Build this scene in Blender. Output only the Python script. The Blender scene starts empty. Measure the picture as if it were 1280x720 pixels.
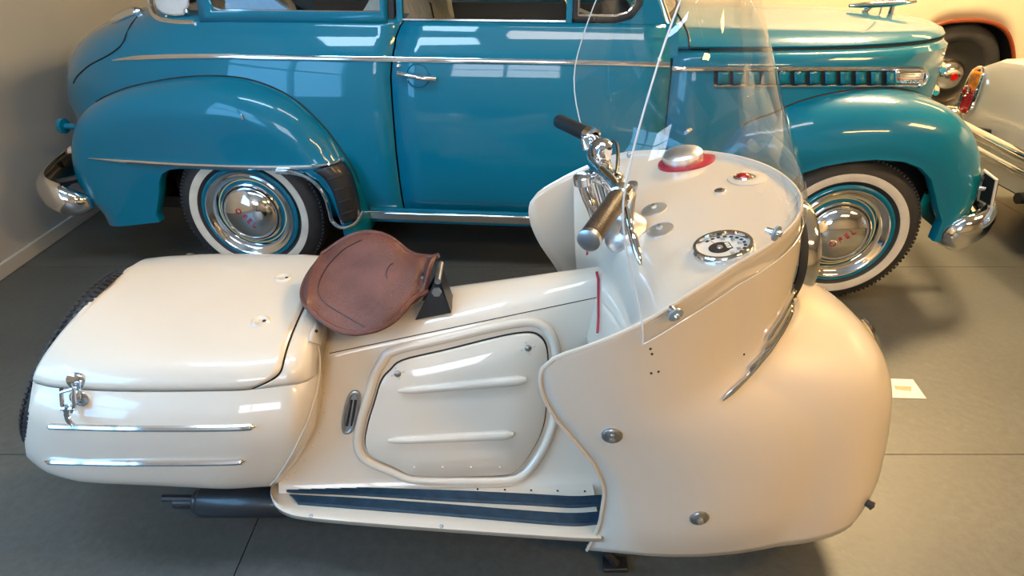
import bpy, bmesh, math, random
import numpy as np
from mathutils import Vector, Matrix
from mathutils.bvhtree import BVHTree
random.seed(4)
R = math.radians
C = bpy.context.scene.collection
SC = bpy.context.scene

# ------------------------------------------------------------------ camera
F = 780.0                       # focal length in pixels of the 1280x720 frame
TH = math.atan(459 / F)         # pitch: the horizon lies 459 px above the centre
CAMH = 1.49
cam = bpy.data.cameras.new('camera')
cam.sensor_width = 36.0
cam.lens = F / 1280 * 36.0
cam.clip_start = 0.02
camo = bpy.data.objects.new('camera', cam)
camo.location = (0, 0, CAMH)
camo.rotation_euler = (math.pi / 2 - TH, 0, 0)
C.objects.link(camo)
SC.camera = camo
# ------------------------------------------------------------------ world, exposure
w = bpy.data.worlds.new('world'); SC.world = w
w.use_nodes = True
w.node_tree.nodes['Background'].inputs[0].default_value = (.55, .68, .85, 1)
w.node_tree.nodes['Background'].inputs[1].default_value = 0.0      # closed hall: no open sky reaches it
vs = SC.view_settings
vs.view_transform = 'Standard'; vs.look = 'None'; vs.gamma = 1; vs.use_curve_mapping = False
vs.exposure = 0.0
# lamps the hall has: strength and colour of the ceiling panels and of the daylit windows
LAMP_WARM = (1.0, .60, .20)
LAMP_COOL = (.55, .79, 1.0)
PANELS = [  # x, y, size x, size y, strength, colour   (all hang at z = 3.5)
    (2.9, 4.0, 1.0, .5, 205, (1, .70, .36)), (4.6, .6, 1.6, .5, 64, (1, .56, .17)), (5.6, 5.4, 1.6, .4, 22, LAMP_WARM),
    (.3, 1.1, 1.4, .3, 17, (1, .93, .90)), (-1.4, .9, 1.4, .3, 28, LAMP_COOL),
    (2.9, -1.8, 1.6, .35, 66, (1, .60, .20)),
]
WINDOW_GLOW = 12.0
SIDE_GLOW = 8.5

# ------------------------------------------------------------------ helpers: pixels to points
cs_, sn_ = math.cos(TH), math.sin(TH)
def ray(px, py):
    a = (px - 640) / F; b = (360 - py) / F
    return np.array([a, cs_ + b * sn_, b * cs_ - sn_])
EYE = np.array([0, 0, CAMH])
def U(px, py, Y=None, Z=None, X=None):
    d = ray(px, py)
    t = Y / d[1] if Y is not None else ((Z - CAMH) / d[2] if Z is not None else X / d[0])
    return EYE + t * d
CO = np.array([-1.193, 2.665, 0.0]); CA = -math.atan2(.222, 2.693)
ca_, sa_ = math.cos(CA), math.sin(CA)
CARM = Matrix.Translation(Vector(CO)) @ Matrix.Rotation(CA, 4, 'Z')
def c2w(p): return CO + np.array([ca_ * p[0] - sa_ * p[1], sa_ * p[0] + ca_ * p[1], p[2]])
def w2c(p):
    q = np.array(p) - CO
    return np.array([ca_ * q[0] + sa_ * q[1], -sa_ * q[0] + ca_ * q[1], q[2]])
def UC(px, py, yl):
    d = ray(px, py); o = EYE - CO
    ly = np.array([-sa_, ca_, 0]); t = (yl - o @ ly) / (d @ ly)
    return w2c(EYE + t * d)
BV = {}
def reg(key, geoms, car=False):
    V = []; Fc = []
    for v, f in geoms:
        o = len(V)
        V += [Vector(c2w(p)) if car else Vector(p) for p in v]
        Fc += [[i + o for i in q] for q in f]
    BV[key] = BVHTree.FromPolygons(V, Fc)
def hit(key, px, py, off=0.0):
    d = Vector(ray(px, py)).normalized()
    r = BV[key].ray_cast(Vector(EYE), d)
    if r[0] is None:
        n = BV[key].find_nearest(Vector(EYE) + d * 2.0)
        loc, nor = n[0], n[1]
    else:
        loc, nor = r[0], r[1]
    if nor.dot(d) > 0: nor = -nor
    return np.array(loc + nor * off), np.array(nor)
def hitc(key, px, py, off=0.0):
    p, n = hit(key, px, py, off)
    return w2c(p), np.array([ca_ * n[0] + sa_ * n[1], -sa_ * n[0] + ca_ * n[1], n[2]])

# ------------------------------------------------------------------ helpers: curves and meshes
def pc(xs, ys, x):
    """smooth monotone interpolation"""
    xs = np.asarray(xs, float); ys = np.asarray(ys, float); x = np.asarray(x, float)
    h = np.diff(xs); d = np.diff(ys) / h
    m = np.zeros(len(xs))
    m[0] = d[0]; m[-1] = d[-1]
    for i in range(1, len(xs) - 1):
        if d[i - 1] * d[i] > 0:
            w1 = 2 * h[i] + h[i - 1]; w2 = h[i] + 2 * h[i - 1]
            m[i] = (w1 + w2) / (w1 / d[i - 1] + w2 / d[i])
    k = np.clip(np.searchsorted(xs, x) - 1, 0, len(xs) - 2)
    t = np.clip((x - xs[k]) / h[k], 0, 1)
    return ((1 + 2 * t) * (1 - t) ** 2 * ys[k] + t * (1 - t) ** 2 * h[k] * m[k]
            + t * t * (3 - 2 * t) * ys[k + 1] + t * t * (t - 1) * h[k] * m[k + 1])
def spline(P, n, closed=False):
    """Catmull-Rom through points, n samples"""
    P = [np.array(p, float) for p in P]
    N = len(P); S = N if closed else N - 1
    out = []
    for i in range(n):
        u = i / (n if closed else n - 1) * S
        k = min(int(u), S - 1); t = u - k
        if closed:
            a, b, c, d = P[(k - 1) % N], P[k % N], P[(k + 1) % N], P[(k + 2) % N]
        else:
            b, c = P[k], P[k + 1]
            a = P[k - 1] if k > 0 else 2 * b - c
            d = P[k + 2] if k + 2 < N else 2 * c - b
        out.append(.5 * (2 * b + (c - a) * t + (2 * a - 5 * b + 4 * c - d) * t * t + (3 * b - a - 3 * c + d) * t ** 3))
    return out
def nrm(v):
    v = np.array(v, float); return v / max(np.linalg.norm(v), 1e-9)
def frame(n, up=(0, 0, 1)):
    n = nrm(n); up = np.array(up, float)
    if abs(n @ nrm(up)) > .98: up = np.array([1., 0, 0])
    u = nrm(np.cross(up, n)); v = np.cross(n, u)
    return u, v, n
def grid(P, cu=False, cv=False):
    m = len(P); n = len(P[0])
    V = [tuple(map(float, p)) for row in P for p in row]
    Fc = []
    for i in range(m if cu else m - 1):
        for j in range(n if cv else n - 1):
            a = i * n + j; b = i * n + (j + 1) % n
            c = ((i + 1) % m) * n + (j + 1) % n; d = ((i + 1) % m) * n + j
            Fc.append((a, b, c, d))
    return V, Fc
def lathe(prof, o, ax, n=48, caps=False):
    """prof: list of (radius, distance along the axis)"""
    u, v, a = frame(ax); o = np.array(o, float)
    P = [[o + a * h + r * (math.cos(2 * math.pi * k / n) * u + math.sin(2 * math.pi * k / n) * v) for k in range(n)] for r, h in prof]
    V, Fc = grid(P, False, True)
    if caps:
        Fc.append(tuple(range(n))[::-1]); Fc.append(tuple(range(len(V) - n, len(V))))
    return V, Fc
def tube(path, r, n=10, closed=False, caps=True, flat=1.0, up=None):
    path = [np.array(p, float) for p in path]; m = len(path)
    if not hasattr(r, '__len__'): r = [r] * m
    rows = []; pu = None
    for i in range(m):
        if closed: t = path[(i + 1) % m] - path[i - 1]
        else: t = path[min(i + 1, m - 1)] - path[max(i - 1, 0)]
        t = nrm(t)
        if up is not None: pu_ = np.array(up, float)
        else: pu_ = pu if pu is not None else np.array([.13, .21, 1.0])
        uu = pu_ - t * (pu_ @ t)
        if np.linalg.norm(uu) < 1e-5: uu = np.cross(t, [1, .3, 0])
        uu = nrm(uu); vv = np.cross(t, uu); pu = uu
        rows.append([path[i] + r[i] * (math.cos(2 * math.pi * k / n) * uu + flat * math.sin(2 * math.pi * k / n) * vv) for k in range(n)])
    V, Fc = grid(rows, closed, True)
    if caps and not closed:
        Fc.append(tuple(range(n))); Fc.append(tuple(range(len(V) - n, len(V)))[::-1])
    return V, Fc
def box(x0, x1, y0, y1, z0, z1):
    V = [(x, y, z) for x in (x0, x1) for y in (y0, y1) for z in (z0, z1)]
    return V, [(0, 1, 3, 2), (4, 6, 7, 5), (0, 4, 5, 1), (2, 3, 7, 6), (0, 2, 6, 4), (1, 5, 7, 3)]
def prism(outline, d):
    """closed 3-D outline pushed by the vector d"""
    n = len(outline); d = np.array(d, float)
    V = [tuple(p) for p in outline] + [tuple(np.array(p) + d) for p in outline]
    Fc = [tuple(range(n))[::-1], tuple(range(n, 2 * n))] + [(i, (i + 1) % n, n + (i + 1) % n, n + i) for i in range(n)]
    return V, Fc
def patch(outline, mid=None):
    n = len(outline); c = np.mean(np.array(outline), axis=0) if mid is None else mid
    return [tuple(p) for p in outline] + [tuple(c)], [(i, (i + 1) % n, n) for i in range(n)]
def ball(o, rx, ry, rz, n=14, m=9):
    P = [[(o[0] + rx * math.sin(math.pi * i / m) * math.cos(2 * math.pi * k / n), o[1] + ry * math.sin(math.pi * i / m) * math.sin(2 * math.pi * k / n),
           o[2] + rz * math.cos(math.pi * i / m)) for k in range(n)] for i in range(m + 1)]
    return grid(P, False, True)
def ob(name, geoms, mat, parent=None, sharp=40, bevel=0, solid=0, sub=0, winv=True, soff=0):
    V = []; Fc = []
    for v, f in geoms:
        o = len(V); V += [tuple(map(float, p)) for p in v]; Fc += [tuple(i + o for i in q) for q in f]
    me = bpy.data.meshes.new(name)
    me.from_pydata(V, [], Fc)
    bm = bmesh.new(); bm.from_mesh(me)
    bmesh.ops.remove_doubles(bm, verts=bm.verts, dist=2e-5)
    bmesh.ops.recalc_face_normals(bm, faces=bm.faces)
    bm.to_mesh(me); bm.free()
    me.shade_smooth()
    me.set_sharp_from_angle(angle=R(sharp))
    me.materials.append(mat)
    o = bpy.data.objects.new(name, me); C.objects.link(o)
    if parent is not None:
        o.parent = parent
        k = parent.get('_frame')
        if parent.type == 'EMPTY' and winv and not parent.get('local_frame'):
            o.matrix_parent_inverse = Matrix.Translation(parent.location).inverted()
    if solid:
        md = o.modifiers.new('thickness', 'SOLIDIFY'); md.thickness = solid; md.offset = soff
    if bevel:
        md = o.modifiers.new('bevel', 'BEVEL'); md.width = bevel; md.segments = 2; md.limit_method = 'ANGLE'; md.angle_limit = R(35)
    if sub:
        md = o.modifiers.new('smooth', 'SUBSURF'); md.levels = sub; md.render_levels = sub
    return o
def thing(name, label, cat, loc=(0, 0, 0), group=None):
    o = bpy.data.objects.new(name, None); C.objects.link(o)
    o.location = loc; o.empty_display_size = .1
    o['label'] = label; o['category'] = cat
    if group: o['group'] = group
    return o
def tag(o, label, cat, group=None):
    o['label'] = label; o['category'] = cat
    if group: o['group'] = group
    return o
def struct(o): o['kind'] = 'structure'; return o
def lab(o, s): o['label'] = s; return o

# ------------------------------------------------------------------ materials
def pm(name, col, rough=.4, metal=0.0, coat=0.0, vary=.06, scale=6.0, bump=0.0, bscale=80.0, spec=.5, col2=None, emit=0, croughness=.03):
    m = bpy.data.materials.new(name); m.use_nodes = True
    nt = m.node_tree; N = nt.nodes; L = nt.links
    b = N['Principled BSDF']
    b.inputs['Roughness'].default_value = rough; b.inputs['Metallic'].default_value = metal
    b.inputs['Coat Weight'].default_value = coat; b.inputs['Coat Roughness'].default_value = croughness
    b.inputs['Specular IOR Level'].default_value = spec
    tc = N.new('ShaderNodeTexCoord')
    nz = N.new('ShaderNodeTexNoise'); nz.inputs['Scale'].default_value = scale; nz.inputs['Detail'].default_value = 5
    L.new(tc.outputs['Object'], nz.inputs['Vector'])
    cr = N.new('ShaderNodeValToRGB')
    c1 = tuple(max(0, c * (1 - vary)) for c in col); c2 = col2 or tuple(min(1, c * (1 + vary)) for c in col)
    cr.color_ramp.elements[0].color = (*c1, 1); cr.color_ramp.elements[1].color = (*c2, 1)
    cr.color_ramp.elements[0].position = .3; cr.color_ramp.elements[1].position = .7
    L.new(nz.outputs['Fac'], cr.inputs['Fac']); L.new(cr.outputs['Color'], b.inputs['Base Color'])
    if bump:
        n2 = N.new('ShaderNodeTexNoise'); n2.inputs['Scale'].default_value = bscale; n2.inputs['Detail'].default_value = 3
        L.new(tc.outputs['Object'], n2.inputs['Vector'])
        bp = N.new('ShaderNodeBump'); bp.inputs['Strength'].default_value = bump; bp.inputs['Distance'].default_value = .004
        L.new(n2.outputs['Fac'], bp.inputs['Height']); L.new(bp.outputs['Normal'], b.inputs['Normal'])
    if name == 'blue_paint': b.inputs['Coat IOR'].default_value = 1.38
    if emit:
        b.inputs['Emission Color'].default_value = (*col, 1); b.inputs['Emission Strength'].default_value = emit
    return m
def glassmat(name, tint, refl=1.0, base=0.0):
    m = bpy.data.materials.new(name); m.use_nodes = True
    nt = m.node_tree; N = nt.nodes; L = nt.links
    for n in list(N):
        if n.type != 'OUTPUT_MATERIAL': N.remove(n)
    out = [n for n in N if n.type == 'OUTPUT_MATERIAL'][0]
    t = N.new('ShaderNodeBsdfTransparent'); t.inputs[0].default_value = (*tint, 1)
    g = N.new('ShaderNodeBsdfGlossy'); g.inputs['Roughness'].default_value = .01; g.inputs[0].default_value = (1, 1, 1, 1)
    lw = N.new('ShaderNodeLayerWeight'); lw.inputs['Blend'].default_value = .5
    pw = N.new('ShaderNodeMath'); pw.operation = 'POWER'; pw.inputs[1].default_value = 4.0
    mr = N.new('ShaderNodeMath'); mr.operation = 'MULTIPLY_ADD'; mr.inputs[1].default_value = refl; mr.inputs[2].default_value = base
    L.new(lw.outputs['Facing'], pw.inputs[0]); L.new(pw.outputs[0], mr.inputs[0])
    mx = N.new('ShaderNodeMixShader')
    L.new(mr.outputs[0], mx.inputs[0]); L.new(t.outputs[0], mx.inputs[1]); L.new(g.outputs[0], mx.inputs[2])
    L.new(mx.outputs[0], out.inputs['Surface'])
    return m
def floormat():
    m = pm('floor_concrete', (.100, .105, .096), rough=.42, vary=.16, scale=1.3, bump=.25, bscale=30)
    nt = m.node_tree; N = nt.nodes; L = nt.links; b = N['Principled BSDF']
    tc = [n for n in N if n.type == 'TEX_COORD'][0]
    base = b.inputs['Base Color'].links[0].from_socket
    # dark oil stains and fine grit
    vz = N.new('ShaderNodeTexNoise'); vz.inputs['Scale'].default_value = 38; vz.inputs['Detail'].default_value = 6; vz.inputs['Roughness'].default_value = .75
    L.new(tc.outputs['Object'], vz.inputs['Vector'])
    r2 = N.new('ShaderNodeValToRGB'); r2.color_ramp.elements[0].position = .35; r2.color_ramp.elements[0].color = (.72, .72, .72, 1)
    r2.color_ramp.elements[1].position = .68; r2.color_ramp.elements[1].color = (1.12, 1.12, 1.12, 1)
    L.new(vz.outputs['Fac'], r2.inputs['Fac'])
    mx = N.new('ShaderNodeMix'); mx.data_type = 'RGBA'; mx.blend_type = 'MULTIPLY'; mx.inputs['Factor'].default_value = .8
    L.new(base, mx.inputs['A']); L.new(r2.outputs['Color'], mx.inputs['B'])
    L.new(mx.outputs['Result'], b.inputs['Base Color'])
    rr = N.new('ShaderNodeMapRange'); rr.inputs['To Min'].default_value = .32; rr.inputs['To Max'].default_value = .55
    L.new(vz.outputs['Fac'], rr.inputs['Value']); L.new(rr.outputs[0], b.inputs['Roughness'])
    return m
def leathermat():
    m = pm('brown_leather', (.13, .042, .03), rough=.40, vary=.28, scale=9, col2=(.19, .07, .05))
    nt = m.node_tree; N = nt.nodes; L = nt.links; b = N['Principled BSDF']
    tc = [n for n in N if n.type == 'TEX_COORD'][0]
    vo = N.new('ShaderNodeTexVoronoi'); vo.inputs['Scale'].default_value = 150; vo.feature = 'DISTANCE_TO_EDGE'
    L.new(tc.outputs['Object'], vo.inputs['Vector'])
    bp = N.new('ShaderNodeBump'); bp.inputs['Strength'].default_value = .9; bp.inputs['Distance'].default_value = .002
    L.new(vo.outputs['Distance'], bp.inputs['Height']); L.new(bp.outputs['Normal'], b.inputs['Normal'])
    return m
MT = dict(
    cream=pm('cream_paint', (.73, .645, .53), .35, coat=1.0, vary=.02, scale=3, croughness=.025),
    blue=pm('blue_paint', (.001, .17, .28), .3, coat=1.0, vary=.03, scale=2, spec=.15),
    chrome=pm('chrome', (.82, .83, .85), .07, 1.0, vary=.02),
    alu=pm('brushed_aluminium', (.86, .87, .88), .36, 1.0, vary=.08, scale=60),
    steel=pm('dull_steel', (.42, .44, .46), .35, 1.0, vary=.15, scale=30),
    black=pm('black_metal', (.02, .021, .023), .38, vary=.2, coat=.2),
    rubber=pm('tyre_rubber', (.026, .026, .029), .55, vary=.2, scale=20, bump=.15, bscale=120),
    ribber=pm('footboard_rubber', (.018, .05, .085), .42, vary=.3, scale=40),
    treadm=pm('tread_rubber', (.028, .029, .032), .4, vary=.3, scale=30),
    white=pm('whitewall', (.66, .62, .53), .55, vary=.08, scale=18),
    red=pm('red_enamel', (.42, .012, .04), .3, coat=.6, vary=.1),
    lampred=pm('red_lens', (.40, .005, .008), .12, coat=1, vary=.2, scale=60),
    amber=pm('amber_lens', (.75, .22, .01), .12, coat=1, vary=.25, scale=60),
    dark=pm('gap_shade_and_rubber', (.018, .018, .019), .7, vary=.1),  # near-black painted in as shade of gaps, recesses and holes; also rubber trims
    wall=pm('wall_paint', (.42, .42, .40), .8, vary=.04, scale=2, bump=.08, bscale=40),
    wallw=pm('wall_paint_light', (.46, .43, .37), .8, vary=.04, scale=2, bump=.08, bscale=40),
    ceil=pm('ceiling_paint', (.55, .54, .50), .85, vary=.03, scale=2),
    skirt=pm('skirting_paint', (.48, .48, .45), .6, vary=.04),
    floor=floormat(), leather=leathermat(),
    seatcloth=pm('seat_cloth', (.52, .51, .47), .7, vary=.12, scale=25, bump=.2),
    interior=pm('interior_trim', (.05, .05, .055), .7, vary=.2),
    fabric=pm('roof_canvas', (.66, .66, .64), .75, vary=.05, scale=20, bump=.15, bscale=300),
    vancream=pm('van_cream_paint', (.66, .56, .40), .45, coat=.3, vary=.04, scale=2),
    vanred=pm('pinstripe_red', (.20, .035, .008), .4),
    carwhite=pm('white_paint', (.68, .65, .55), .28, coat=.8, vary=.02),
    paper=pm('paper', (.85, .83, .75), .8, vary=.03),
    ink=pm('paper_print', (.55, .43, .25), .8, vary=.2, scale=60),
    dial=pm('dial_face', (.69, .70, .68), .5, vary=.03),
    brownrub=pm('grip_rubber', (.05, .032, .02), .4, vary=.3, scale=40, bump=.3, bscale=200),
    tan=pm('far_grip_rubber', (.02, .02, .022), .4, vary=.2),
    pinst=pm('pinstripe_cream', (.75, .66, .30), .4, vary=.05),
    plexi=glassmat('plexiglass', (.955, .96, .96), .55, .035),
    washer=pm('washer_plastic', (.25, .34, .40), .3, coat=.5, vary=.05),
    plexiedge=pm('plexi_edge', (.78, .82, .84), .15, coat=.5, vary=.03),
    glass=glassmat('car_glass', (.80, .84, .84), .8, .06),
    lens=pm('lamp_glass', (.75, .76, .74), .08, coat=1, vary=.1, scale=90),
)

# ------------------------------------------------------------------ the hall
XL, XR, YB, YF, ZC = -2.47, 9.0, 9.0, -4.5, 3.7
flo = struct(ob('floor', [box(XL - .2, XR + .2, YF - .2, YB + .2, -.30, -.006)], MT['dark']))
xs = [XL - .2, -.734, 3.0, 6.4, XR + .2]; ys = [YF - .2, -1.6, 1.469, 2.74, 5.2, YB + .2]
g = .0016
for i in range(len(xs) - 1):
    for j in range(len(ys) - 1):
        ob('slab', [box(xs[i] + g, xs[i + 1] - g, ys[j] + g, ys[j + 1] - g, -.2, 0)], MT['floor'], flo)
LW0, LW1, LZ0, LZ1 = -1.5, .9, .75, 2.25          # window opening in the left wall
struct(ob('wall_left', [box(XL - .2, XL, YF, LW0, 0, ZC), box(XL - .2, XL, LW1, YB, 0, ZC), box(XL - .2, XL, LW0, LW1, 0, LZ0), box(XL - .2, XL, LW0, LW1, LZ1, ZC)], MT['wall']))
struct(ob('wall_back', [box(XL - .2, XR + .2, YB, YB + .2, 0, ZC)], MT['wallw']))
struct(ob('wall_right', [box(XR, XR + .2, YF, YB, 0, ZC)], MT['wallw']))
struct(ob('ceiling', [box(XL - .2, XR + .2, YF - .2, YB + .2, ZC, ZC + .2)], MT['ceil']))
struct(ob('baseboard_left', [box(XL, XL + .018, YF, YB, 0, .07)], MT['skirt'], bevel=.005))
# front wall (behind the camera) with window openings
WIN = [(-2.2, -.4)]; WZ0, WZ1 = 1.9, 3.3
segs = [box(XL - .2, XR + .2, YF - .2, YF, 0, WZ0), box(XL - .2, XR + .2, YF - .2, YF, WZ1, ZC)]
e = [XL - .2] + [v for a in WIN for v in a] + [XR + .2]
for k in range(0, len(e), 2): segs.append(box(e[k], e[k + 1], YF - .2, YF, WZ0, WZ1))
struct(ob('wall_front', segs, MT['wallw']))
pane_cool = pm('window_daylight', (.80, .88, 1.0), .2, emit=WINDOW_GLOW, vary=.02)
for k, (a, b) in enumerate(WIN):
    wf = struct(ob('window_front_offscreen', [box(a, b, YF - .12, YF - .04, WZ0, WZ0 + .06), box(a, b, YF - .12, YF - .04, WZ1 - .06, WZ1),
        box(a, a + .06, YF - .12, YF - .04, WZ0, WZ1), box(b - .06, b, YF - .12, YF - .04, WZ0, WZ1),
        box((a + b) / 2 - .03, (a + b) / 2 + .03, YF - .12, YF - .04, WZ0, WZ1), box(a, b, YF - .12, YF - .04, 2.6, 2.65)], MT['skirt']))
    for (x0, x1) in ((a + .06, (a + b) / 2 - .03), ((a + b) / 2 + .03, b - .06)):
        for (z0, z1) in ((WZ0 + .06, 2.6), (2.65, WZ1 - .06)):
            ob('pane_front_%s_%s_offscreen' % ('low' if z0 < 2.5 else 'high', 'near' if x0 < (a + b) / 2 else 'far'), [box(x0, x1, YF - .09, YF - .08, z0, z1)], pane_cool, wf)
lm = (LW0 + LW1) / 2
wf = struct(ob('window_left_offscreen', [box(XL - .12, XL - .04, LW0, LW1, LZ0, LZ0 + .06), box(XL - .12, XL - .04, LW0, LW1, LZ1 - .06, LZ1), box(XL - .12, XL - .04, LW0, LW0 + .06, LZ0, LZ1),
    box(XL - .12, XL - .04, LW1 - .06, LW1, LZ0, LZ1), box(XL - .12, XL - .04, lm - .03, lm + .03, LZ0, LZ1), box(XL - .12, XL - .04, LW0, LW1, 1.48, 1.53)], MT['skirt']))
pane_left = pm('side_window_daylight', (.22, .56, 1.0), .2, emit=SIDE_GLOW, vary=.02)
for (y0, y1) in ((LW0 + .06, lm - .03), (lm + .03, LW1 - .06)):
    for (z0, z1) in ((LZ0 + .06, 1.48), (1.53, LZ1 - .06)):
        ob('pane_left_%s_%s_offscreen' % ('low' if z0 < 1.5 else 'high', 'near' if y0 < lm else 'far'), [box(XL - .09, XL - .08, y0, y1, z0, z1)], pane_left, wf)
for k, (x, y, sx, sy, st, col) in enumerate(PANELS):
    warm = col[2] < .6; cool = col[0] < .8
    nm = ('hood', 'nose', 'van', 'saddle', 'trunk', 'hall')[k]
    t = thing('ceiling_lamp_%s_offscreen' % nm, 'long panel lamp hanging from the ceiling ' + ('over the hood of the blue car', 'beside the nose of the scooter', 'above the cream van', 'above the saddle of the scooter', 'above the tail trunk of the scooter', 'near the windowless end of the front wall')[k], 'ceiling lamp', (x, y, 3.5), 'panel lamps under the hall ceiling')
    ob('housing', [box(x - sx / 2 - .03, x + sx / 2 + .03, y - sy / 2 - .03, y + sy / 2 + .03, 3.51, 3.57)], MT['skirt'], t, bevel=.01)
    ob('diffuser_%s_offscreen' % nm, [box(x - sx / 2, x + sx / 2, y - sy / 2, y + sy / 2, 3.495, 3.512)], pm('lamp_light_%d' % k, col, .5, emit=st, vary=0), t)
    for dx in (-.5, .5):
        ob('hanger_rod', [tube([(x + dx * sx, y, 3.56), (x + dx * sx, y, ZC + .01)], .008, 6)], MT['steel'], t)

# ------------------------------------------------------------------ the blue car (local frame: x forward, y away from the camera, z up)
car = thing('vintage_car', 'teal blue two-door vintage car with whitewall tyres behind the cream scooter', 'car', tuple(CO))
car.rotation_euler = (0, 0, CA); car['local_frame'] = 1
B = MT['blue']; CH = MT['chrome']
YM = .80                                    # centre line
def ys_side(z):                             # depth of the body side at height z (0 = face of the tyres)
    return float(pc([.25, .32, .45, .62, .80, .95, 1.03, 1.045, 1.075, 1.09, 1.12, 1.14, 1.16], [.13, .085, .05, .035, .045, .065, .085, .098, .108, .122, .135, .15, .20], z))
def mirror_rows(rows): return [r + [np.array([p[0], 2 * YM - p[1], p[2]]) for p in r[::-1]] for r in rows]
def plan(x0, xe, y0, n, m, z, zadd=None):
    out = []
    for i in range(m + 1):
        th = math.pi / 2 * i / m
        q = math.sin(th) ** (2 / n); k = math.cos(th) ** (2 / n) if i < m else 0.0
        x = x0 + (xe - x0) * q
        out.append(np.array([x, YM - (YM - y0) * k, z + (zadd(x) * min(1, max(0, (z - 1.06) / .07)) if zadd else 0)]))
    return out
# rear body
ZR = [.27, .32, .40, .5, .62, .74, .85, .93, .985, 1.03, 1.045, 1.075, 1.09, 1.12, 1.14, 1.16]
def xt(z): return float(pc([.27, .45, .69, .88, 1.02, 1.124, 1.16], [-.88, -1.02, -1.16, -1.10, -.95, -.685, -.54], z))
rows = []
for z in ZR:
    y0 = ys_side(z)
    xd = .684 if z < .95 else (.684 + .02 * (z - .95) / .1 if z < 1.05 else .704 + .05 * ((z - 1.05) / .11) ** 2)
    rows.append([np.array([x, y0, z]) for x in np.linspace(xd, .12, 8)] + plan(.05, xt(z), y0, 2.5, 22, z))
rear_rows = mirror_rows(rows)
rear = [grid(rear_rows)]
top = rows[-1]
dk = []
for p in top:
    if p[0] <= -.30:
        dk.append([np.array([p[0], p[1] + (2 * YM - 2 * p[1]) * f, p[2] + .035 * math.sin(math.pi * f) ** .7 * min(1, (p[0] + .56) / .1 if p[0] > -.56 else 0)]) for f in np.linspace(0, 1, 13)])
rear.append(grid(dk))
reg('rear', rear, True)
def cut_arch(g, x0, x1, z1):
    # real openings in the body sides behind the fenders, where the wheels stand
    V, Fc = g
    keep = []
    for q in Fc:
        c = np.mean(np.array([V[i] for i in q]), axis=0)
        if not (x0 < c[0] < x1 and c[2] < z1 and (c[1] < .40 or c[1] > 2 * YM - .40)): keep.append(q)
    return V, keep
ob('rear_body', [cut_arch(rear[0], -.56, .31, .64)] + rear[1:], B, car, solid=.004, soff=-1)
# trunk lid seam
for pts in ([(92, 104), (97, 95), (113, 81), (137, 68), (152, 56), (158, 43), (164, 31), (172, 21)],):
    ob('trunk_seam_shade', [tube(spline([hitc('rear', *p, .0005)[0] for p in pts], 40), .0035, 6)], MT['dark'], car)
# underbody and floor pan
ob('underbody', [box(-.9, 3.0, .22, 1.38, .24, .30)], MT['black'], car)
ob('engine_block', [box(2.1, 3.0, .45, 1.15, .295, .6)], MT['black'], car)
ob('boot_floor', [box(-.8, .5, .35, 1.25, .295, .66)], MT['black'], car)
# doors (near one cut out of the side with a seam, far one mirrored)
def door_geom(far):
    P = []
    for z in [.335, .40, .5, .62, .74, .85, .93, .985, 1.03, 1.045, 1.075, 1.09, 1.12, 1.137]:
        x0 = .692 if z < .95 else (.692 + .02 * (z - .95) / .1 if z < 1.05 else .712 + .05 * ((z - 1.05) / .11) ** 2)
        x1 = 1.826 - .03 * max(0, (z - 1.0) / .13)
        y = ys_side(z)
        P.append([np.array([x, (2 * YM - y) if far else y, z]) for x in np.linspace(x0, x1, 12)])
    return grid(P)
dg = door_geom(False); reg('door', [dg], True)
door = ob('door', [dg], B, car, solid=.03, soff=-1)
ob('door', [door_geom(True)], B, car, solid=.03, soff=1)
ob('door_gap_shade', [box(.66, .70, .16, 1.44, .30, 1.10)], MT['dark'], car)
ob('door_gap_shade', [box(1.79, 1.85, .16, 1.44, .3, 1.10)], MT['dark'], car)
# cowl and hood side
def hy(x, z): 
    q = min(max((x - 1.83) / 1.32, 0), 1)
    return YM - (YM - ys_side(z)) * (1 - q ** 2.4) ** (1 / 2.4)
rows = []
for z in [.42, .5, .62, .74, .82, .88, .93, .985, 1.02, 1.035, 1.045]:
    y0 = ys_side(min(z, 1.03)) + (.012 if z > 1.03 else 0) + (.02 if z > 1.04 else 0)
    xe = 3.15 - (.02 if z > 1.03 else 0) - .05 * max(0, (.7 - z) / .3)
    rows.append([np.array([1.832, y0, z])] + plan(1.84, xe, y0, 2.4, 30, z)[1:])
sr = mirror_rows(rows)
reg('hoodside', [grid(sr)], True)
ob('nose_panel', [cut_arch(grid(sr), 2.2, 2.96, .68)], B, car, solid=.004, soff=-1)
rows = []
for z, xe, y0, n in [(1.05, 3.13, .115, 2.4), (1.06, 3.135, .112, 2.4), (1.075, 3.125, .135, 2.4), (1.09, 3.09, .20, 2.4), (1.102, 3.02, .32, 2.4), (1.112, 2.90, .47, 2.3), (1.118, 2.75, .62, 2.2), (1.120, 2.6, .72, 2.2)]:
    rows.append(plan(1.70, xe, y0, n, 34, z, lambda x: .03 * max(0, (2.9 - x)) / 1.2))
hr = mirror_rows(rows)
center = [[(p + q) / 2 for p, q in zip(hr[-1], hr[-1][::-1])]]
def cut(rr, lo, hi):
    out = []
    for r in rr:
        a = []
        for p in r:
            a.append(np.array([min(max(p[0], lo), hi), p[1], p[2]]))
        out.append(a)
    return out
hood = [grid(cut(hr, 1.90, 9)), grid(cut([hr[-1], center[0]], 1.90, 9))]
reg('hood', hood, True)
ob('hood', hood, B, car, solid=.004, soff=-1)
cowl = [grid(cut(hr, 1.70, 1.892)), grid(cut([hr[-1], center[0]], 1.70, 1.892)),
        grid([[np.array([x, y, z]) for x in (1.70, 1.80, 1.85)] for y, z in ((.15, 1.137), (.135, 1.10), (.11, 1.06), (.085, 1.02))])]
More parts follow.
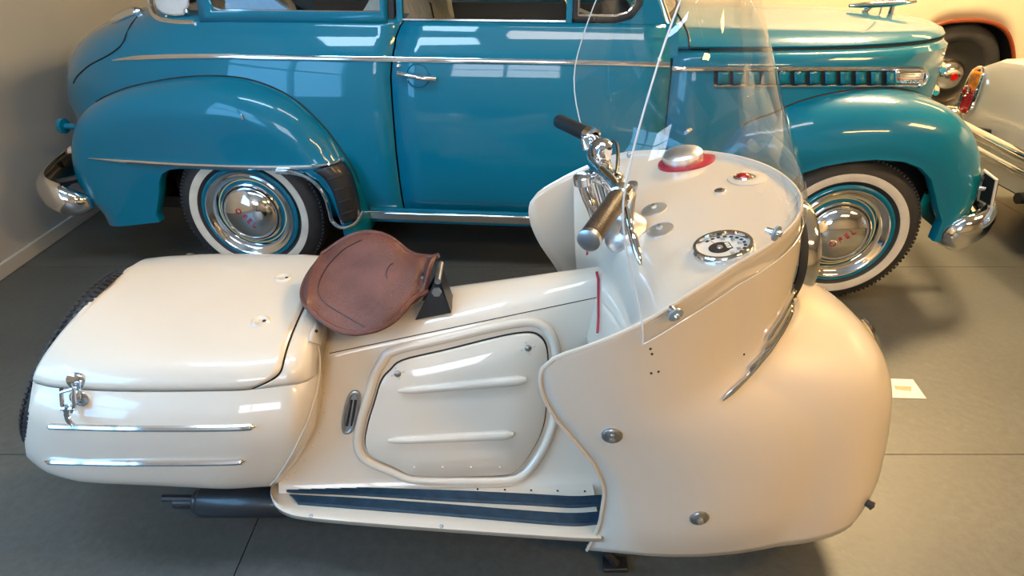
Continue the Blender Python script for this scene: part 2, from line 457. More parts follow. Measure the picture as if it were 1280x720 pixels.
ob('cowl', cowl, B, car)
ob('hood_seam_shade', [tube([(1.895, p[1], p[2] + .001) for p in [min(r, key=lambda q: abs(q[0] - 1.90) + (10 if q[1] > YM else 0)) for r in hr]], .004, 6)], MT['dark'], car)
ob('hood_gap_shade', [tube([p + np.array([0, 0, -.004]) for p in hr[0] if p[0] > 1.9], .006, 6)], MT['dark'], car)
# hood ornament, a flat chrome winged fin
pr = []
for t in np.linspace(0, 1, 12):
    x = 2.74 + .30 * t; wd = .002 + .03 * math.sin(math.pi * min(1, t * .95 + .03)) ** .8; hh = .004 + .012 * math.sin(math.pi * (.1 + .85 * t))
    zc = 1.142 + .020 * t
    pr.append([(x, YM + wd * math.cos(a), zc + hh * math.sin(a)) for a in np.linspace(0, 2 * math.pi, 12, endpoint=False)])
orn = ob('hood_ornament', [grid(pr, False, True), tube([(2.80, YM, 1.10), (2.84, YM, 1.145)], .012, 8), tube([(2.94, YM, 1.08), (2.94, YM, 1.155)], .014, 8)], CH, car)
an = UC(1100, 18, .8)
ob('antenna', [tube([an + np.array([0, 0, -.03]), an + np.array([-.02, 0, .6])], .004, 6)], CH, car)

# ---- fenders as surfaces swept round the wheel
def polar(outline, cx, cz, angs):
    P = [np.array(p, float) - np.array([cx, cz]) for p in outline]
    out = []
    for a in angs:
        d = np.array([math.cos(a), math.sin(a)]); best = None
        for p, q in zip(P[:-1], P[1:]):
            e_ = q - p; den = d[0] * e_[1] - d[1] * e_[0]
            if abs(den) < 1e-9: continue
            t = (p[0] * e_[1] - p[1] * e_[0]) / den; s = (p[0] * d[1] - p[1] * d[0]) / den
            if t > 0 and -1e-6 <= s <= 1 + 1e-6: best = t if best is None else max(best, t)
        out.append(best)
    for i in range(len(out)):
        if out[i] is None:
            j = min((k for k in range(len(out)) if out[k] is not None), key=lambda k: abs(k - i)); out[i] = out[j]
    return np.array(out)
def fender(outer, inner, cx, cz, a0, a1, yin, Rr=.20, Ry=.22, na=90, ybase=0.0, inset=None):
    angs = np.linspace(R(a0), R(a1), na)
    so = [(p[0], p[1]) for p in spline([np.array(p) for p in outer], 120)]
    si = [(p[0], p[1]) for p in inner]
    ro = polar(so, cx, cz, angs); ri = polar(si, cx, cz, angs)
    for _ in range(2): ro[1:-1] = (ro[:-2] + 2 * ro[1:-1] + ro[2:]) / 4
    rows = []
    for a, r0, r1 in zip(angs, ri, ro):
        rr = min(Rr, .8 * max(r1 - r0, .01)); sec = [(r0, ybase + .05), (r0, ybase + .012), (r0 + .006, ybase + .004)]
        for f in (.25, .5, .75, 1): sec.append((r0 + (r1 - rr - r0) * f + .004, ybase + .002 + .006 * (1 - f) ))
        for k in range(1, 13):
            th = math.pi / 2 * k / 12
            sec.append((r1 - rr + rr * math.sin(th), ybase + .002 + Ry * (1 - math.cos(th))))
        sec.append((r1, ybase + Ry + (yin - Ry) * .5)); sec.append((r1 - .01, ybase + yin))
        dx = inset(a) if inset else 0
        rows.append([np.array([cx + r * math.cos(a), y + dx, cz + r * math.sin(a)]) for r, y in sec])
    return rows
def outl(pts, y): return [(UC(*p, y)[0], UC(*p, y)[2]) for p in pts]
RF_OUT = [(.53, .25)] + outl([(453, 266), (447, 240), (438, 214), (425, 192), (400, 160), (360, 126), (310, 105), (260, 99), (200, 103), (140, 116), (100, 136), (83, 157), (77, 178), (77, 200), (82, 225), (95, 248)], .0) + [(-.80, .30), (-.79, .2)]
RF_IN = [(.44, .20), (.432, .30)] + outl([(418, 262), (410, 243), (398, 228), (380, 217), (350, 214), (300, 213.5), (225, 214), (208, 216), (198, 222), (194, 232), (193, 245), (189, 272), (186, 279)], -.07)
FF_OUT = [(1.80, .29), (1.86, .40), (1.93, .55), (2.02, .69), (2.12, .79)] + outl([(960, 136), (1000, 124), (1060, 116), (1120, 117), (1180, 131), (1210, 154), (1226, 185), (1230, 215), (1222, 245), (1205, 268), (1190, 284)], .10) + [(3.03, .27)]
FF_IN = [(2.10, .29), (2.16, .40)] + outl([(985, 235), (1005, 220), (1030, 210), (1060, 204), (1095, 201), (1130, 204), (1152, 213), (1166, 228), (1173, 248), (1178, 268), (1184, 284)], -.07) + [(3.0, .27)]
def far_rows(rows): return [[np.array([p[0], 2 * YM - p[1], p[2]]) for p in r] for r in rows]
rfr = fender(RF_OUT, RF_IN, 0, .335, -12, 188, .30, .15, .13, ybase=-.075, inset=lambda a: .05 * max(0, -math.cos(a)) ** 3)
reg('rfender', [grid(rfr)], True)
rf_n = ob('rear_fender', [grid(rfr)], B, car)
ob('rear_fender', [grid(far_rows(rfr))], B, car)
ffr = fender(FF_OUT, FF_IN, 2.60, .36, 187, -7, .46, .20, .20, ybase=-.075, inset=lambda a: .05 * max(0, math.cos(a)) ** 3 + .10 * max(0, -math.cos(a)) ** 4)
reg('ffender', [grid(ffr)], True)
ob('front_fender', [grid(ffr)], B, car)
ob('front_fender', [grid(far_rows(ffr))], B, car)
# dark wheel wells
for cx, x0, x1 in ((0, -.50, .36), (2.66, 2.2, 3.05)):
    for s in (0, 1):
        y0 = .24
        y0 = y0 if s == 0 else 2 * YM - .03 - y0
        ob('wheel_well', [box(x0, x1, y0, y0 + .03, .28, .72), ], MT['black'], car)
    P = [[np.array([cx + .44 * math.cos(a) * (1.1 if cx > 1 else 1.2), y, .36 + .40 * math.sin(a)]) for y in (.07, .33)] for a in np.linspace(-.1, math.pi + .1, 24)]
    for Q in (P, far_rows(P)): ob('wheel_well', [grid(Q)], MT['black'], car, solid=.004)
# seams above the fenders
def seam(name, key, pts, mat, r=.003, n=50, off=.001, parent=car):
    return ob(name, [tube(spline([hitc(key, *p, off)[0] for p in pts], n), r, 6)], mat, parent)
def join_line(rows, yf, a, b):
    out = []
    for r in rows[a:b]:
        for p, q in zip(r[5:-1], r[6:]):
            yp, yq = yf(p[0], p[2]), yf(q[0], q[2])
            if p[1] < yp and q[1] >= yq:
                t = (yp - p[1]) / max(1e-6, (yp - p[1]) + (q[1] - yq)); out.append(p + (q - p) * t + np.array([0, -.001, .001])); break
    return out
jl = join_line(rfr, lambda x, z: ys_side(z), 12, 70)
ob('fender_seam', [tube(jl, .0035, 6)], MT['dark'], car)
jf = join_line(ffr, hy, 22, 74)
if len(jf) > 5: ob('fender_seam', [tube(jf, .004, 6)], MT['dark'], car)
# ---- trims
tr = [UC(140, 74.5, .07), UC(150, 74, .07)]
zt = 1.0
tp = [np.array([x, ys_side(zt) if x < 1.83 else hy(x, .99), zt - .02 * max(0, x - 1.6)]) for x in np.linspace(.0, 1.82, 40)]
tail_tp = [hitc('rear', px, py, .0)[0] for px, py in ((141, 75.5), (170, 72.5), (210, 70.8), (250, 70.2), (290, 70))]
tpath = spline(tail_tp, 30) + [p for p in tp if p[0] > .08]
rad = [.003 + .009 * min(1, i / 8) for i in range(len(tpath))]
ob('side_trim', [tube(tpath, rad, 8, flat=.8)], CH, car)
ob('side_trim', [tube([np.array([p[0], 2 * YM - p[1], p[2]]) for p in tpath], rad, 8, flat=.8)], CH, car)
rp = [hitc('rfender', *p, .002)[0] for p in [(111, 197.5), (140, 200), (180, 203), (230, 206), (300, 208.5), (360, 209), (400, 207.5), (418, 204), (428, 198.5)]]
rp = spline(rp, 60); rr_ = [.002 + .009 * min(1, i / 14) for i in range(60)]
ob('fender_trim', [tube(rp, rr_, 8)], CH, car)
# rubber stone guard with ribs and chrome edge
NG = 22
gl = spline([np.array(p) for p in [(392, 213.5), (404, 222), (414, 236), (420, 252), (424, 268), (427, 280)]], NG)
gr = spline([np.array(p) for p in [(430, 202), (438, 214), (443, 228), (447, 243), (450, 258), (452, 272)]], NG)
def onf(px, py, y): return UC(px, py, y)
GP = [[onf(a[0] + (b[0] - a[0]) * f, a[1] + (b[1] - a[1]) * f, -.086 + .075 * f ** 2.5) for f in np.linspace(0, 1, 9)] for a, b in zip(gl, gr)]
guard = ob('stone_guard', [grid(GP)], MT['black'], car, solid=.008)
for k in (5, 9, 13, 17):
    ob('rib', [tube([p + np.array([0, -.007, 0]) for p in GP[k][1:-1]], .004, 6)], MT['black'], guard)
ge = spline([onf(p[0], p[1], -.088 + (.07 * ((p[0] - 425) / 28) ** 2 if p[0] > 425 else 0)) for p in [(345, 214.5), (362, 215.5), (380, 220), (396, 231), (406, 246), (411, 262), (415, 276), (425, 284), (436, 283), (446, 276), (453, 264)]], 60)
ob('guard_edge', [tube(ge, .009, 8)], CH, guard)
# rocker strip
ob('rocker_strip', [box(.50, 2.25, .055, .075, .285, .328)], CH, car, bevel=.008)
ob('rocker_strip', [box(.50, 2.25, 2 * YM - .075, 2 * YM - .055, .285, .328)], CH, car, bevel=.008)
for y0 in (.075, 2 * YM - .16): ob('rocker_panel', [box(.45, 2.3, y0, y0 + .085, .27, .34)], B, car)
# door handle with its shallow cup, lock
hp, hn = hitc('door', 522, 95)
u_, v_, n_ = frame(hn)
cup = [[hp + .045 * (k / 5) * (math.cos(a) * u_ + math.sin(a) * v_) + n_ * (.0016 + (.0035 if k == 5 else (0 if k else -.0))) for a in np.linspace(0, 2 * math.pi, 28, endpoint=False)] for k in (1, 2, 3, 4, 5)]
hd = ob('door_handle', [tube(spline([hitc('door', 499, 91.5, .022)[0], hitc('door', 512, 94, .034)[0], hitc('door', 530, 97.5, .034)[0], hitc('door', 546, 98.5, .022)[0]], 20), [.009] * 6 + [.010] * 8 + [.011] * 6, 10),
     tube([hitc('door', 503, 92, -.01)[0], hitc('door', 503, 92, .024)[0]], .009, 8), tube([hitc('door', 542, 98, -.01)[0], hitc('door', 542, 98, .024)[0]], .011, 8)], CH, door)
ob('handle_cup', [tube([hp + .047 * (math.cos(a) * u_ + math.sin(a) * v_) + n_ * .001 for a in np.linspace(0, 2 * math.pi, 40, endpoint=False)], .003, 6, closed=True)], B, door)
lp, ln = hitc('door', 498, 82.5)
ob('door_lock', [lathe([(0, .006), (.006, .006), (.010, .003), (.011, 0)], lp, ln, 16)], CH, door)
# vents on the hood side: near-black sheet painted in as recess shade, chrome frame, louvres and badge plate
def onh(px, py, off): return hitc('hoodside', px, py, off)[0]
vx = np.linspace(892, 1150, 40)
ob('vent_recess_shade', [grid([[onh(x, y, .003) for x in vx] for y in (88, 94, 100, 106)])], MT['dark'], car)
ob('vent_frame', [tube([onh(x, 86, .006) for x in np.linspace(830, 1146, 50)] + [onh(1154, 89, .006), onh(1157, 95, .006), onh(1152, 104, .006), onh(1146, 107, .006)], .010, 8),
                  tube([onh(x, 107, .005) for x in np.linspace(892, 1148, 40)], .006, 8)], CH, car)
x0 = 896.0
while x0 < 1106:
    wpx = 17.2
    P = []
    for f, o_ in ((0, .018), (.15, .019), (.5, .013), (.85, .007), (1, .003)):
        P.append([onh(x0 + wpx * .93 * f, y, o_) for y in (89.5, 93, 98, 104.5)])
    ob('louvre', [grid(P)], B, car, solid=.003)
    x0 += 18.9
bp_ = [[onh(x, y, .012) for x in np.linspace(1116, 1151 - (y - 88) * .15, 8)] for y in (88.5, 92, 96, 100, 104)]
badge = lab(ob('vent_badge', [grid(bp_)], CH, car, solid=.008), 'ribbed chrome badge plate with small lettering')
for y in (93, 96, 98.5):
    ob('badge_rib', [tube([onh(x, y, .017) for x in np.linspace(1118, 1148, 8)], .0016, 5)], MT['red'] if y > 98 else CH, badge)
# small raised lettering on the badge (too small to read in full)
txt = bpy.data.curves.new('badge_text', 'FONT'); txt.body = 'OLYMPIA'; txt.size = .030; txt.extrude = .0012; txt.align_x = 'CENTER'; txt.align_y = 'CENTER'
def text_mesh(cur):
    o = bpy.data.objects.new('tmp', cur); C.objects.link(o)
    dg_ = bpy.context.evaluated_depsgraph_get(); dg_.update()
    m = bpy.data.meshes.new_from_object(o.evaluated_get(dg_)); bpy.data.objects.remove(o)
    V = [np.array(v.co) for v in m.vertices]; Fc = [tuple(p.vertices) for p in m.polygons]; bpy.data.meshes.remove(m)
    return V, Fc
tv, tf = text_mesh(txt)
p0, n0 = hitc('hoodside', 1133, 101.8, .0175); pr_ = hitc('hoodside', 1143, 101.8, .0175)[0]
u_ = nrm(pr_ - p0); v_ = np.array([0, 0, 1.]); n_ = nrm(np.cross(u_, v_))
ob('badge_lettering', [([p0 + u_ * v[0] * 1.05 + v_ * v[1] * .62 + n_ * v[2] for v in tv], tf)], CH, badge)
# ---- wheels
def wheel(cx, flip, lettang):
    cz, s = .335, (-1 if not flip else 1)
    cy = -.035 if not flip else 2 * YM + .035
    o = (cx, cy, cz); ax = (0, -1, 0) if not flip else (0, 1, 0)
    rim = ob('wheel', [lathe([(.222, -.012), (.224, .004), (.216, .010), (.205, .002), (.195, -.018), (.17, -.028), (.14, -.024), (.05, -.02), (0, -.02)], o, ax, 64), lathe([(.222, -.012), (.20, -.05), (.20, -.15), (.05, -.16)], o, ax, 48)], B, car)
    prof = [(.205, -.15), (.222, -.155), (.262, -.168), (.302, -.158), (.324, -.137), (.333, -.115), (.335, -.077), (.333, -.04), (.324, -.018), (.304, -.001), (.276, .011), (.262, .012), (.238, .006), (.222, -.006), (.212, -.012)]
    ob('tyre', [lathe(prof, o, ax, 72)], MT['rubber'], rim)
    tb = []
    for k in range(110):
        a = 2 * math.pi * k / 110
        for yy in (-.030, -.128):
            c_, s_ = math.cos(a), math.sin(a); r = .3285
            q = np.array([cx + r * c_, cy + (yy if flip else -yy), cz + r * s_]); t_ = np.array([-s_, 0, c_]); n2 = np.array([c_, 0, s_]); y_ = np.array([0, 1., 0])
            V = [q + t_ * a1 * .0055 + y_ * b1 * .010 + n2 * c1 * .006 for a1 in (-1, 1) for b1 in (-1, 1) for c1 in (-1, 1)]
            tb.append((V, box(0, 1, 0, 1, 0, 1)[1]))
    tr_ = ob('tread', tb, MT['rubber'], rim); tr_['kind'] = 'stuff'
    ob('whitewall', [lathe([(.2405, .005), (.241, .010), (.262, .0155), (.274, .0145), (.2745, .010)], o, ax, 72)], MT['white'], rim)
    ob('trim_ring', [lathe([(.206, .004), (.203, .012), (.195, .010), (.185, -.003), (.175, -.010), (.165, -.010), (.160, -.018)], o, ax, 64)], CH, rim)
    ob('pinstripe', [lathe([(.158, -.026), (.1575, -.0235), (.153, -.0235), (.1525, -.026)], o, ax, 64)], MT['pinst'], rim)
    hc = ob('hubcap', [lathe([(.140, -.026), (.141, -.012), (.135, -.004), (.128, -.006), (.124, .002), (.116, .014), (.10, .026), (.075, .038), (.045, .045), (.02, .048), (0, .0485)], o, ax, 64)], CH, rim)
    ob('hubcap_groove_shade', [lathe([(.131, -.0035), (.129, -.002), (.1265, -.0035)], o, ax, 64)], MT['dark'], rim)
    if not flip:
        cur = bpy.data.curves.new('hub_text', 'FONT'); cur.body = 'OPEL'; cur.size = .036; cur.align_x = 'CENTER'; cur.align_y = 'CENTER'; cur.extrude = .001; cur.space_character = 1.55
        tv, tf = text_mesh(cur); V = []
        ca, sa = math.cos(lettang), math.sin(lettang)
        for v in tv:
            x, z = v[0] * ca - v[1] * sa, v[0] * sa + v[1] * ca
            r = math.hypot(x, z); h = float(np.interp(r, [0, .02, .045, .075, .10, .116], [.0485, .048, .045, .038, .026, .014])) + .0025 + v[2] * .5
            V.append((cx + x, cy - h, cz + z))
        ob('hubcap_lettering', [(V, tf)], MT['red'], rim)
    return rim
wheel(0, False, R(-46)); wheel(2.60, False, R(40)); wheel(0, True, 0); wheel(2.60, True, 0)
# ---- bumpers
def bumper(path, hs):
    rows = []
    for i, p in enumerate(path):
        p = np.array(p, float); t = nrm(np.array(path[min(i + 1, len(path) - 1)]) - np.array(path[max(i - 1, 0)]))
        o_ = -np.cross(t, [0, 0, 1]); o_ = nrm(o_)
        h = hs[i]
        rows.append([p + o_ * d * min(1, h / .07) + np.array([0, 0, z * h]) for d, z in ((-.002, -1), (.022, -.85), (.040, -.5), (.046, 0), (.040, .5), (.022, .85), (-.002, 1))])
    return rows
hp_ = [(-.775, .0, .35), (-.83, -.035, .365), (-.90, -.04, .385), (-.97, .0, .40), (-1.03, .10, .405), (-1.09, .30, .41), (-1.12, .55, .41), (-1.13, .80, .41)]
path = spline([np.array(p) for p in hp_], 40); path = path + [np.array([p[0], 2 * YM - p[1], p[2]]) for p in path[::-1][1:]]
n_ = len(path); hs = [.015 + .062 * min(1, min(i, n_ - 1 - i) / 9) ** .6 for i in range(n_)]
rb = ob('rear_bumper', [grid(bumper(path, hs)[::1])], CH, car, solid=.006)
for a, b in (((-.9, .35, .40), (-1.12, .35, .41)), ((-.9, 1.25, .40), (-1.12, 1.25, .41)), ((-.76, .14, .45), (-.97, .05, .42))): ob('bumper_bracket', [tube([a, b], .018, 8)], MT['black'], rb)
fp_ = [(3.03, .03, .335), (3.08, -.01, .35), (3.13, -.01, .365), (3.19, .03, .385), (3.24, .12, .40), (3.31, .38, .41), (3.34, .80, .41)]
path = spline([np.array(p) for p in fp_], 36); path = path + [np.array([p[0], 2 * YM - p[1], p[2]]) for p in path[::-1][1:]]
n_ = len(path); hs = [.02 + .062 * min(1, min(i, n_ - 1 - i) / 7) ** .6 for i in range(n_)]
fb = ob('front_bumper', [grid([r[::-1] for r in [[p for p in row] for row in bumper([q for q in path[::-1]], hs)]])], CH, car, solid=.006)
for y in (.3, 1.3): ob('bumper_bracket', [tube([(3.0, y, .42), (3.28, y, .41)], .02, 8)], MT['chrome'], fb)
# number plate standing off the front bumper
pl = [UC(1230, 213, .10), UC(1223, 250, .10), UC(1239, 259, .0), UC(1246, 225, .0)]
npl = ob('number_plate', [prism(pl, (.012, 0, .003))], MT['black'], car, bevel=.006)
ob('plate_border', [tube(pl + [pl[0]], .006, 6)], MT['white'], npl)
ob('plate_stay', [tube([UC(1205, 232, .10), UC(1232, 236, .06)], .010, 8)], CH, npl)
# headlamps and little side lamps
for s in (0, 1):
    y = .30 if s == 0 else 2 * YM - .30
    hl = ob('headlamp', [lathe([(.075, -.05), (.098, -.02), (.102, .0), (.096, .014), (.086, .018)], (3.075, y, .70), (1, 0, -.06), 40)], CH, car)
    ob('lamp_glass', [lathe([(.087, .014), (.07, .028), (.04, .037), (0, .040)], (3.075, y, .70), (1, 0, -.06), 32)], MT['lens'], hl)
    y = .10 if s == 0 else 2 * YM - .10
    il = ob('side_lamp', [lathe([(0, -.05), (.022, -.045), (.027, -.02), (.027, .012), (.022, .016)], (3.155, y, .555), (1, -.1 + .2 * s, 0), 20)], CH, car)
    ob('lamp_glass', [lathe([(.022, .013), (.014, .024), (0, .028)], (3.155, y, .555), (1, -.1 + .2 * s, 0), 16)], MT['lens'], il)
    # tail lamps on the rear fender
    y = .12 if s == 0 else 2 * YM - .12
    tl = ob('tail_lamp', [lathe([(.012, -.05), (.014, 0), (.034, .004), (.034, .022), (0, .026)], (-.875, y - .0, .675), (-1, 0, .05), 20)], B, car)
    il = ob('reflector', [lathe([(.012, -.08), (.02, .0), (.024, .015), (0, .04)], (-.88, y, .555), (-1, 0, 0), 16)], CH, car)
    ob('lens', [lathe([(.02, .02), (.014, .034), (0, .043)], (-.88, y, .555), (-1, 0, 0), 16)], MT['lampred'], il)
ob('tail_seam_trim', [tube(spline([hitc('rfender', *p, .003)[0] for p in [(91, 144), (84, 151), (79.5, 162), (77.8, 176), (78.5, 190), (81, 205)]], 30), .004, 6)], CH, car)
# grille bars round the nose
for k, z in enumerate((.52, .62, .72, .82, .92)):
    pts = [np.array([p[0] + .012, p[1], z]) for p in plan(1.84, 3.15 - .05 * max(0, (.7 - z) / .3), ys_side(z), 2.4, 60, z)]
    pts = [p for p in pts if p[0] > 3.07]
    pts = pts + [np.array([p[0], 2 * YM - p[1], p[2]]) for p in pts[::-1]]
    ob('grille_bar', [tube(pts, .012, 8)], CH, car)
ob('nose_trim', [tube(spline([hitc('hoodside', *p, .002)[0] for p in [(1179, 68), (1182, 80), (1184, 92), (1182, 106), (1176, 118)]], 24), .006, 6)], CH, car)
# trunk handle on the rear deck
b0 = hitc('rear', 150, 19)[0]
ch_ = ob('trunk_hinge', [tube(spline([hitc('rear', 142, 29, .002)[0], hitc('rear', 151, 25, .006)[0], hitc('rear', 166, 19, .010)[0], hitc('rear', 178, 15, .004)[0]], 16), [.010, .016, .02] + [.024] * 10 + [.022, .018, .012], 12)], CH, car)
# ---- greenhouse: window frames, panes, pillars, canvas roof
def gy(z): return .152 + (z - 1.137) * .22
def gp(x, z, far=False): return np.array([x, 2 * YM - gy(z) if far else gy(z), z])
def ribbon(pts, r): return tube(pts, r, 8)
for far in (False, True):
    ZT = 1.46
    qt = lambda pts: [gp(x, z, far) for x, z in pts]
    # blue sheet-metal surround of the quarter window
    qs = [(-.22, 1.137), (.66, 1.137), (.66, ZT), (-.05, ZT), (-.22, 1.30)]
    qi = [(-.06, 1.168), (.645, 1.168), (.645, 1.43), (.05, 1.43), (-.09, 1.27)]
    qi = [(x, z) for x, z in qi]
    so = [(-.125, 1.125), (.675, 1.125), (.675, ZT), (.02, ZT), (-.13, 1.30)]
    V = qt(so) + qt(qi); Fc = [(i, (i + 1) % 5, 5 + (i + 1) % 5, 5 + i) for i in range(5)]
    ob('quarter_window_frame', [(V, Fc)], B, car, solid=.02)
    corner = [(-.03, 1.168), (-.06, 1.178), (-.08, 1.20), (-.09, 1.27), (.05, 1.43), (.645, 1.43), (.645, 1.168)]
    ob('quarter_window_trim', [tube(qt(corner) + [qt(corner)[0]], .006, 6)], CH, car)
    ob('quarter_window_pane', [patch([p + np.array([0, .008 * (-1 if far else 1), 0]) for p in qt(qi)])], MT['glass'], car)
    # B post, door window frame with vent wing
    ob('door_post', [prism(qt([(.676, 1.10), (.700, 1.10), (.700, ZT), (.676, ZT)]), (0, .05 * (-1 if far else 1), 0))], MT['dark'], car)
    for xa in (.712, 1.402): ob('window_post', [prism([p + np.array([0, -.004 * (-1 if far else 1), 0]) for p in qt([(xa, 1.137), (xa + .023, 1.137), (xa + .023, ZT), (xa, ZT)])], (0, .03 * (-1 if far else 1), 0))], B, car)
    dwi = [(.735, 1.140), (1.402, 1.140), (1.402, 1.44), (.735, 1.44)]
    ob('door_window_pane', [patch([p + np.array([0, .012 * (-1 if far else 1), 0]) for p in qt(dwi)])], MT['glass'], car)
    ob('window_ledge', [tube(qt([(.735, 1.142), (1.402, 1.142)]), .006, 6)], CH, car)
    vi = [(1.437, 1.150), (1.60, 1.150), (1.655, 1.165), (1.685, 1.20), (1.69, 1.25), (1.60, 1.44), (1.437, 1.44)]
    ob('vent_window_rubber', [tube(qt(vi) + [qt(vi)[0]], .012, 8)], MT['dark'], car)
    vj = [(1.45, 1.162), (1.60, 1.162), (1.645, 1.175), (1.672, 1.205), (1.675, 1.25), (1.59, 1.43), (1.45, 1.43)]
    ob('vent_window_frame', [tube(qt(vj) + [qt(vj)[0]], .006, 8)], CH, car)
    ob('vent_window_pane', [patch([p + np.array([0, .010 * (-1 if far else 1), 0]) for p in qt(vj)])], MT['glass'], car)
    # screen post
    sp_o = [(1.437, 1.137), (1.79, 1.137), (1.62, ZT + .02), (1.437, ZT + .02)]
    sp = [(1.60, 1.135), (1.80, 1.135), (1.66, ZT), (1.60, 1.45), (1.70, 1.25), (1.70, 1.20), (1.66, 1.155)]
    ob('screen_post', [prism(qt(sp), (0, .03 * (-1 if far else 1), 0))], B, car, bevel=.004)
    ob('roof_rail', [tube(qt([(-.12, ZT), (1.62, ZT)]), .025, 8)], B, car)
    ob('screen_frame', [tube([gp(1.815, 1.13, far) + np.array([0, .02 * (-1 if far else 1), 0]), gp(1.66, ZT, far) + np.array([0, .03 * (-1 if far else 1), 0])], .012, 8)], CH, car)
wsp = []
for f in np.linspace(0, 1, 13):
    bow = .12 * math.sin(math.pi * f)
    wsp.append([np.array([1.80 + bow, gy(1.14) + .03 + (2 * YM - 2 * gy(1.14) - .06) * f, 1.15]), np.array([1.65 + bow, gy(1.46) + .03 + (2 * YM - 2 * gy(1.46) - .06) * f, 1.46])])
ob('windscreen_pane', [grid(wsp)], MT['glass'], car)
ob('windscreen_rubber', [tube([r[0] for r in wsp], .014, 8)], MT['dark'], car)
# canvas roof
rows = []
for f in np.linspace(0, 1, 17):
    a = math.pi * f
    yy = YM - (YM - .26) * math.cos(a) * (1 if True else 0)
    row = []
    for x, zz, k in ((-.42, 1.145, .86), (-.37, 1.22, .90), (-.28, 1.34, .95), (-.12, 1.455, 1), (.1, 1.52, 1), (.6, 1.56, 1), (1.2, 1.54, 1), (1.66, 1.475, 1)):
        y = YM - (YM - .27) * k * math.copysign(abs(math.cos(a)) ** .6, math.cos(a))
        side = abs(math.cos(a)) ** 6
        row.append(np.array([x + .0 * side, y, zz - (.05 if zz > 1.4 else 0) * side]))
    rows.append(row)
roof = ob('canvas_roof', [grid(rows)], MT['fabric'], car, solid=.008)
for far in (False, True):
    s = -1 if far else 1
    ql = [hitc('rear', *p, .006)[0] for p in [(186, -14), (184, 0), (188, 14), (198, 21), (215, 24), (236, 25)]]
    cp = [(-.39, .29, 1.30), (-.405, .275, 1.2), (-.39, .245, 1.155), (-.34, .20, 1.128), (-.25, .165, 1.12), (-.15, .148, 1.12)]
    cp = [np.array([p[0], p[1] if not far else 2 * YM - p[1], p[2]]) for p in cp]
    qp = [np.array([-.155, .165, 1.138]), np.array([-.25, .175, 1.138]), np.array([-.33, .20, 1.145]), np.array([-.375, .245, 1.175]), np.array([-.38, .275, 1.24]), np.array([-.32, .28, 1.36]), np.array([-.155, .22, 1.42])]
    qp = [np.array([p[0], p[1] if not far else 2 * YM - p[1], p[2]]) for p in qp]
    ob('canvas_quarter', [patch(qp)], MT['fabric'], car, solid=.012, sub=1)
    ob('canvas_bead', [tube(spline(cp, 24), .012, 8)], MT['fabric'] if False else CH, car)
    fk = np.array([-.185, .165 if not far else 2 * YM - .165, 1.165])
    ob('canvas_fastener', [lathe([(0, .012), (.008, .011), (.013, .004), (.013, 0)], fk, (0, -1 * s, .2), 14)], CH, car)
# ---- interior
def cushion(x0, x1, y0, y1, z0, z1, lean, n):
    rows = []
    ys_ = np.linspace(y0, y1, n * 6 + 1)
    for i, y in enumerate(ys_):
        f = (i / (n * 6)); pl_ = .012 * abs(math.sin(math.pi * n * f)); edge = .06 * (abs(2 * f - 1) ** 8)
        sec = [(x0, z0), (x0 - lean * .5 - pl_ * .3, (z0 + z1) / 2), (x0 - lean, z1 - .06), (x0 - lean + .03, z1 - edge - .01 + pl_), (x0 - lean + .08, z1 - edge + pl_), (x1 - lean - .02, z1 - edge - .02 + pl_), (x1 - lean + pl_, z1 - .09), (x1 - lean * .5 + pl_, (z0 + z1) / 2), (x1, z0)]
        rows.append([np.array([x, y, z]) for x, z in sec])
    return grid(rows)
ob('seat_back', [cushion(.62, .80, .24, .78, .55, 1.22, .08, 7)], MT['seatcloth'], car)
ob('seat_back', [cushion(.62, .80, .84, 1.36, .55, 1.22, .08, 7)], MT['seatcloth'], car)
ob('rear_seat_back', [cushion(-.28, -.10, .26, 1.34, .55, 1.16, .10, 12)], MT['seatcloth'], car)
ob('seat_cushion', [box(.72, 1.22, .24, 1.36, .40, .66)], MT['seatcloth'], car, bevel=.05)
ob('rear_seat_cushion', [box(-.15, .35, .26, 1.34, .40, .66)], MT['seatcloth'], car, bevel=.05)
ob('dashboard', [box(1.58, 1.78, .19, 1.41, .82, 1.10)], MT['interior'], car, bevel=.04)
for x0, x1 in ((.72, 1.78), (-.1, .66)):
    for y0 in (.185, 1.40): ob('door_card', [box(x0, x1, y0, y0 + .015, .35, 1.08)], MT['interior'], car)
stw = ob('steering_wheel', [tube([np.array([1.42 - .10 * math.sin(a), 1.12 + .20 * math.cos(a), 1.08 + .17 * math.sin(a)]) for a in np.linspace(0, 2 * math.pi, 36, endpoint=False)], .012, 8, closed=True)], MT['tan'], car)
ob('spoke', [tube([(1.42, .94, 1.08), (1.42, 1.30, 1.08)], .008, 6)], MT['steel'], stw)
ob('column', [tube([(1.43, 1.12, 1.08), (1.70, 1.12, .98)], .02, 8)], MT['steel'], stw)
# ------------------------------------------------------------------ the cream scooter
YC = 1.36
sco = thing('motor_scooter', 'cream fully faired vintage motor scooter with brown leather saddle', 'scooter', (-.1, YC, 0))
CR = MT['cream']
def sgp(v, p): return math.copysign(abs(v) ** p, v)
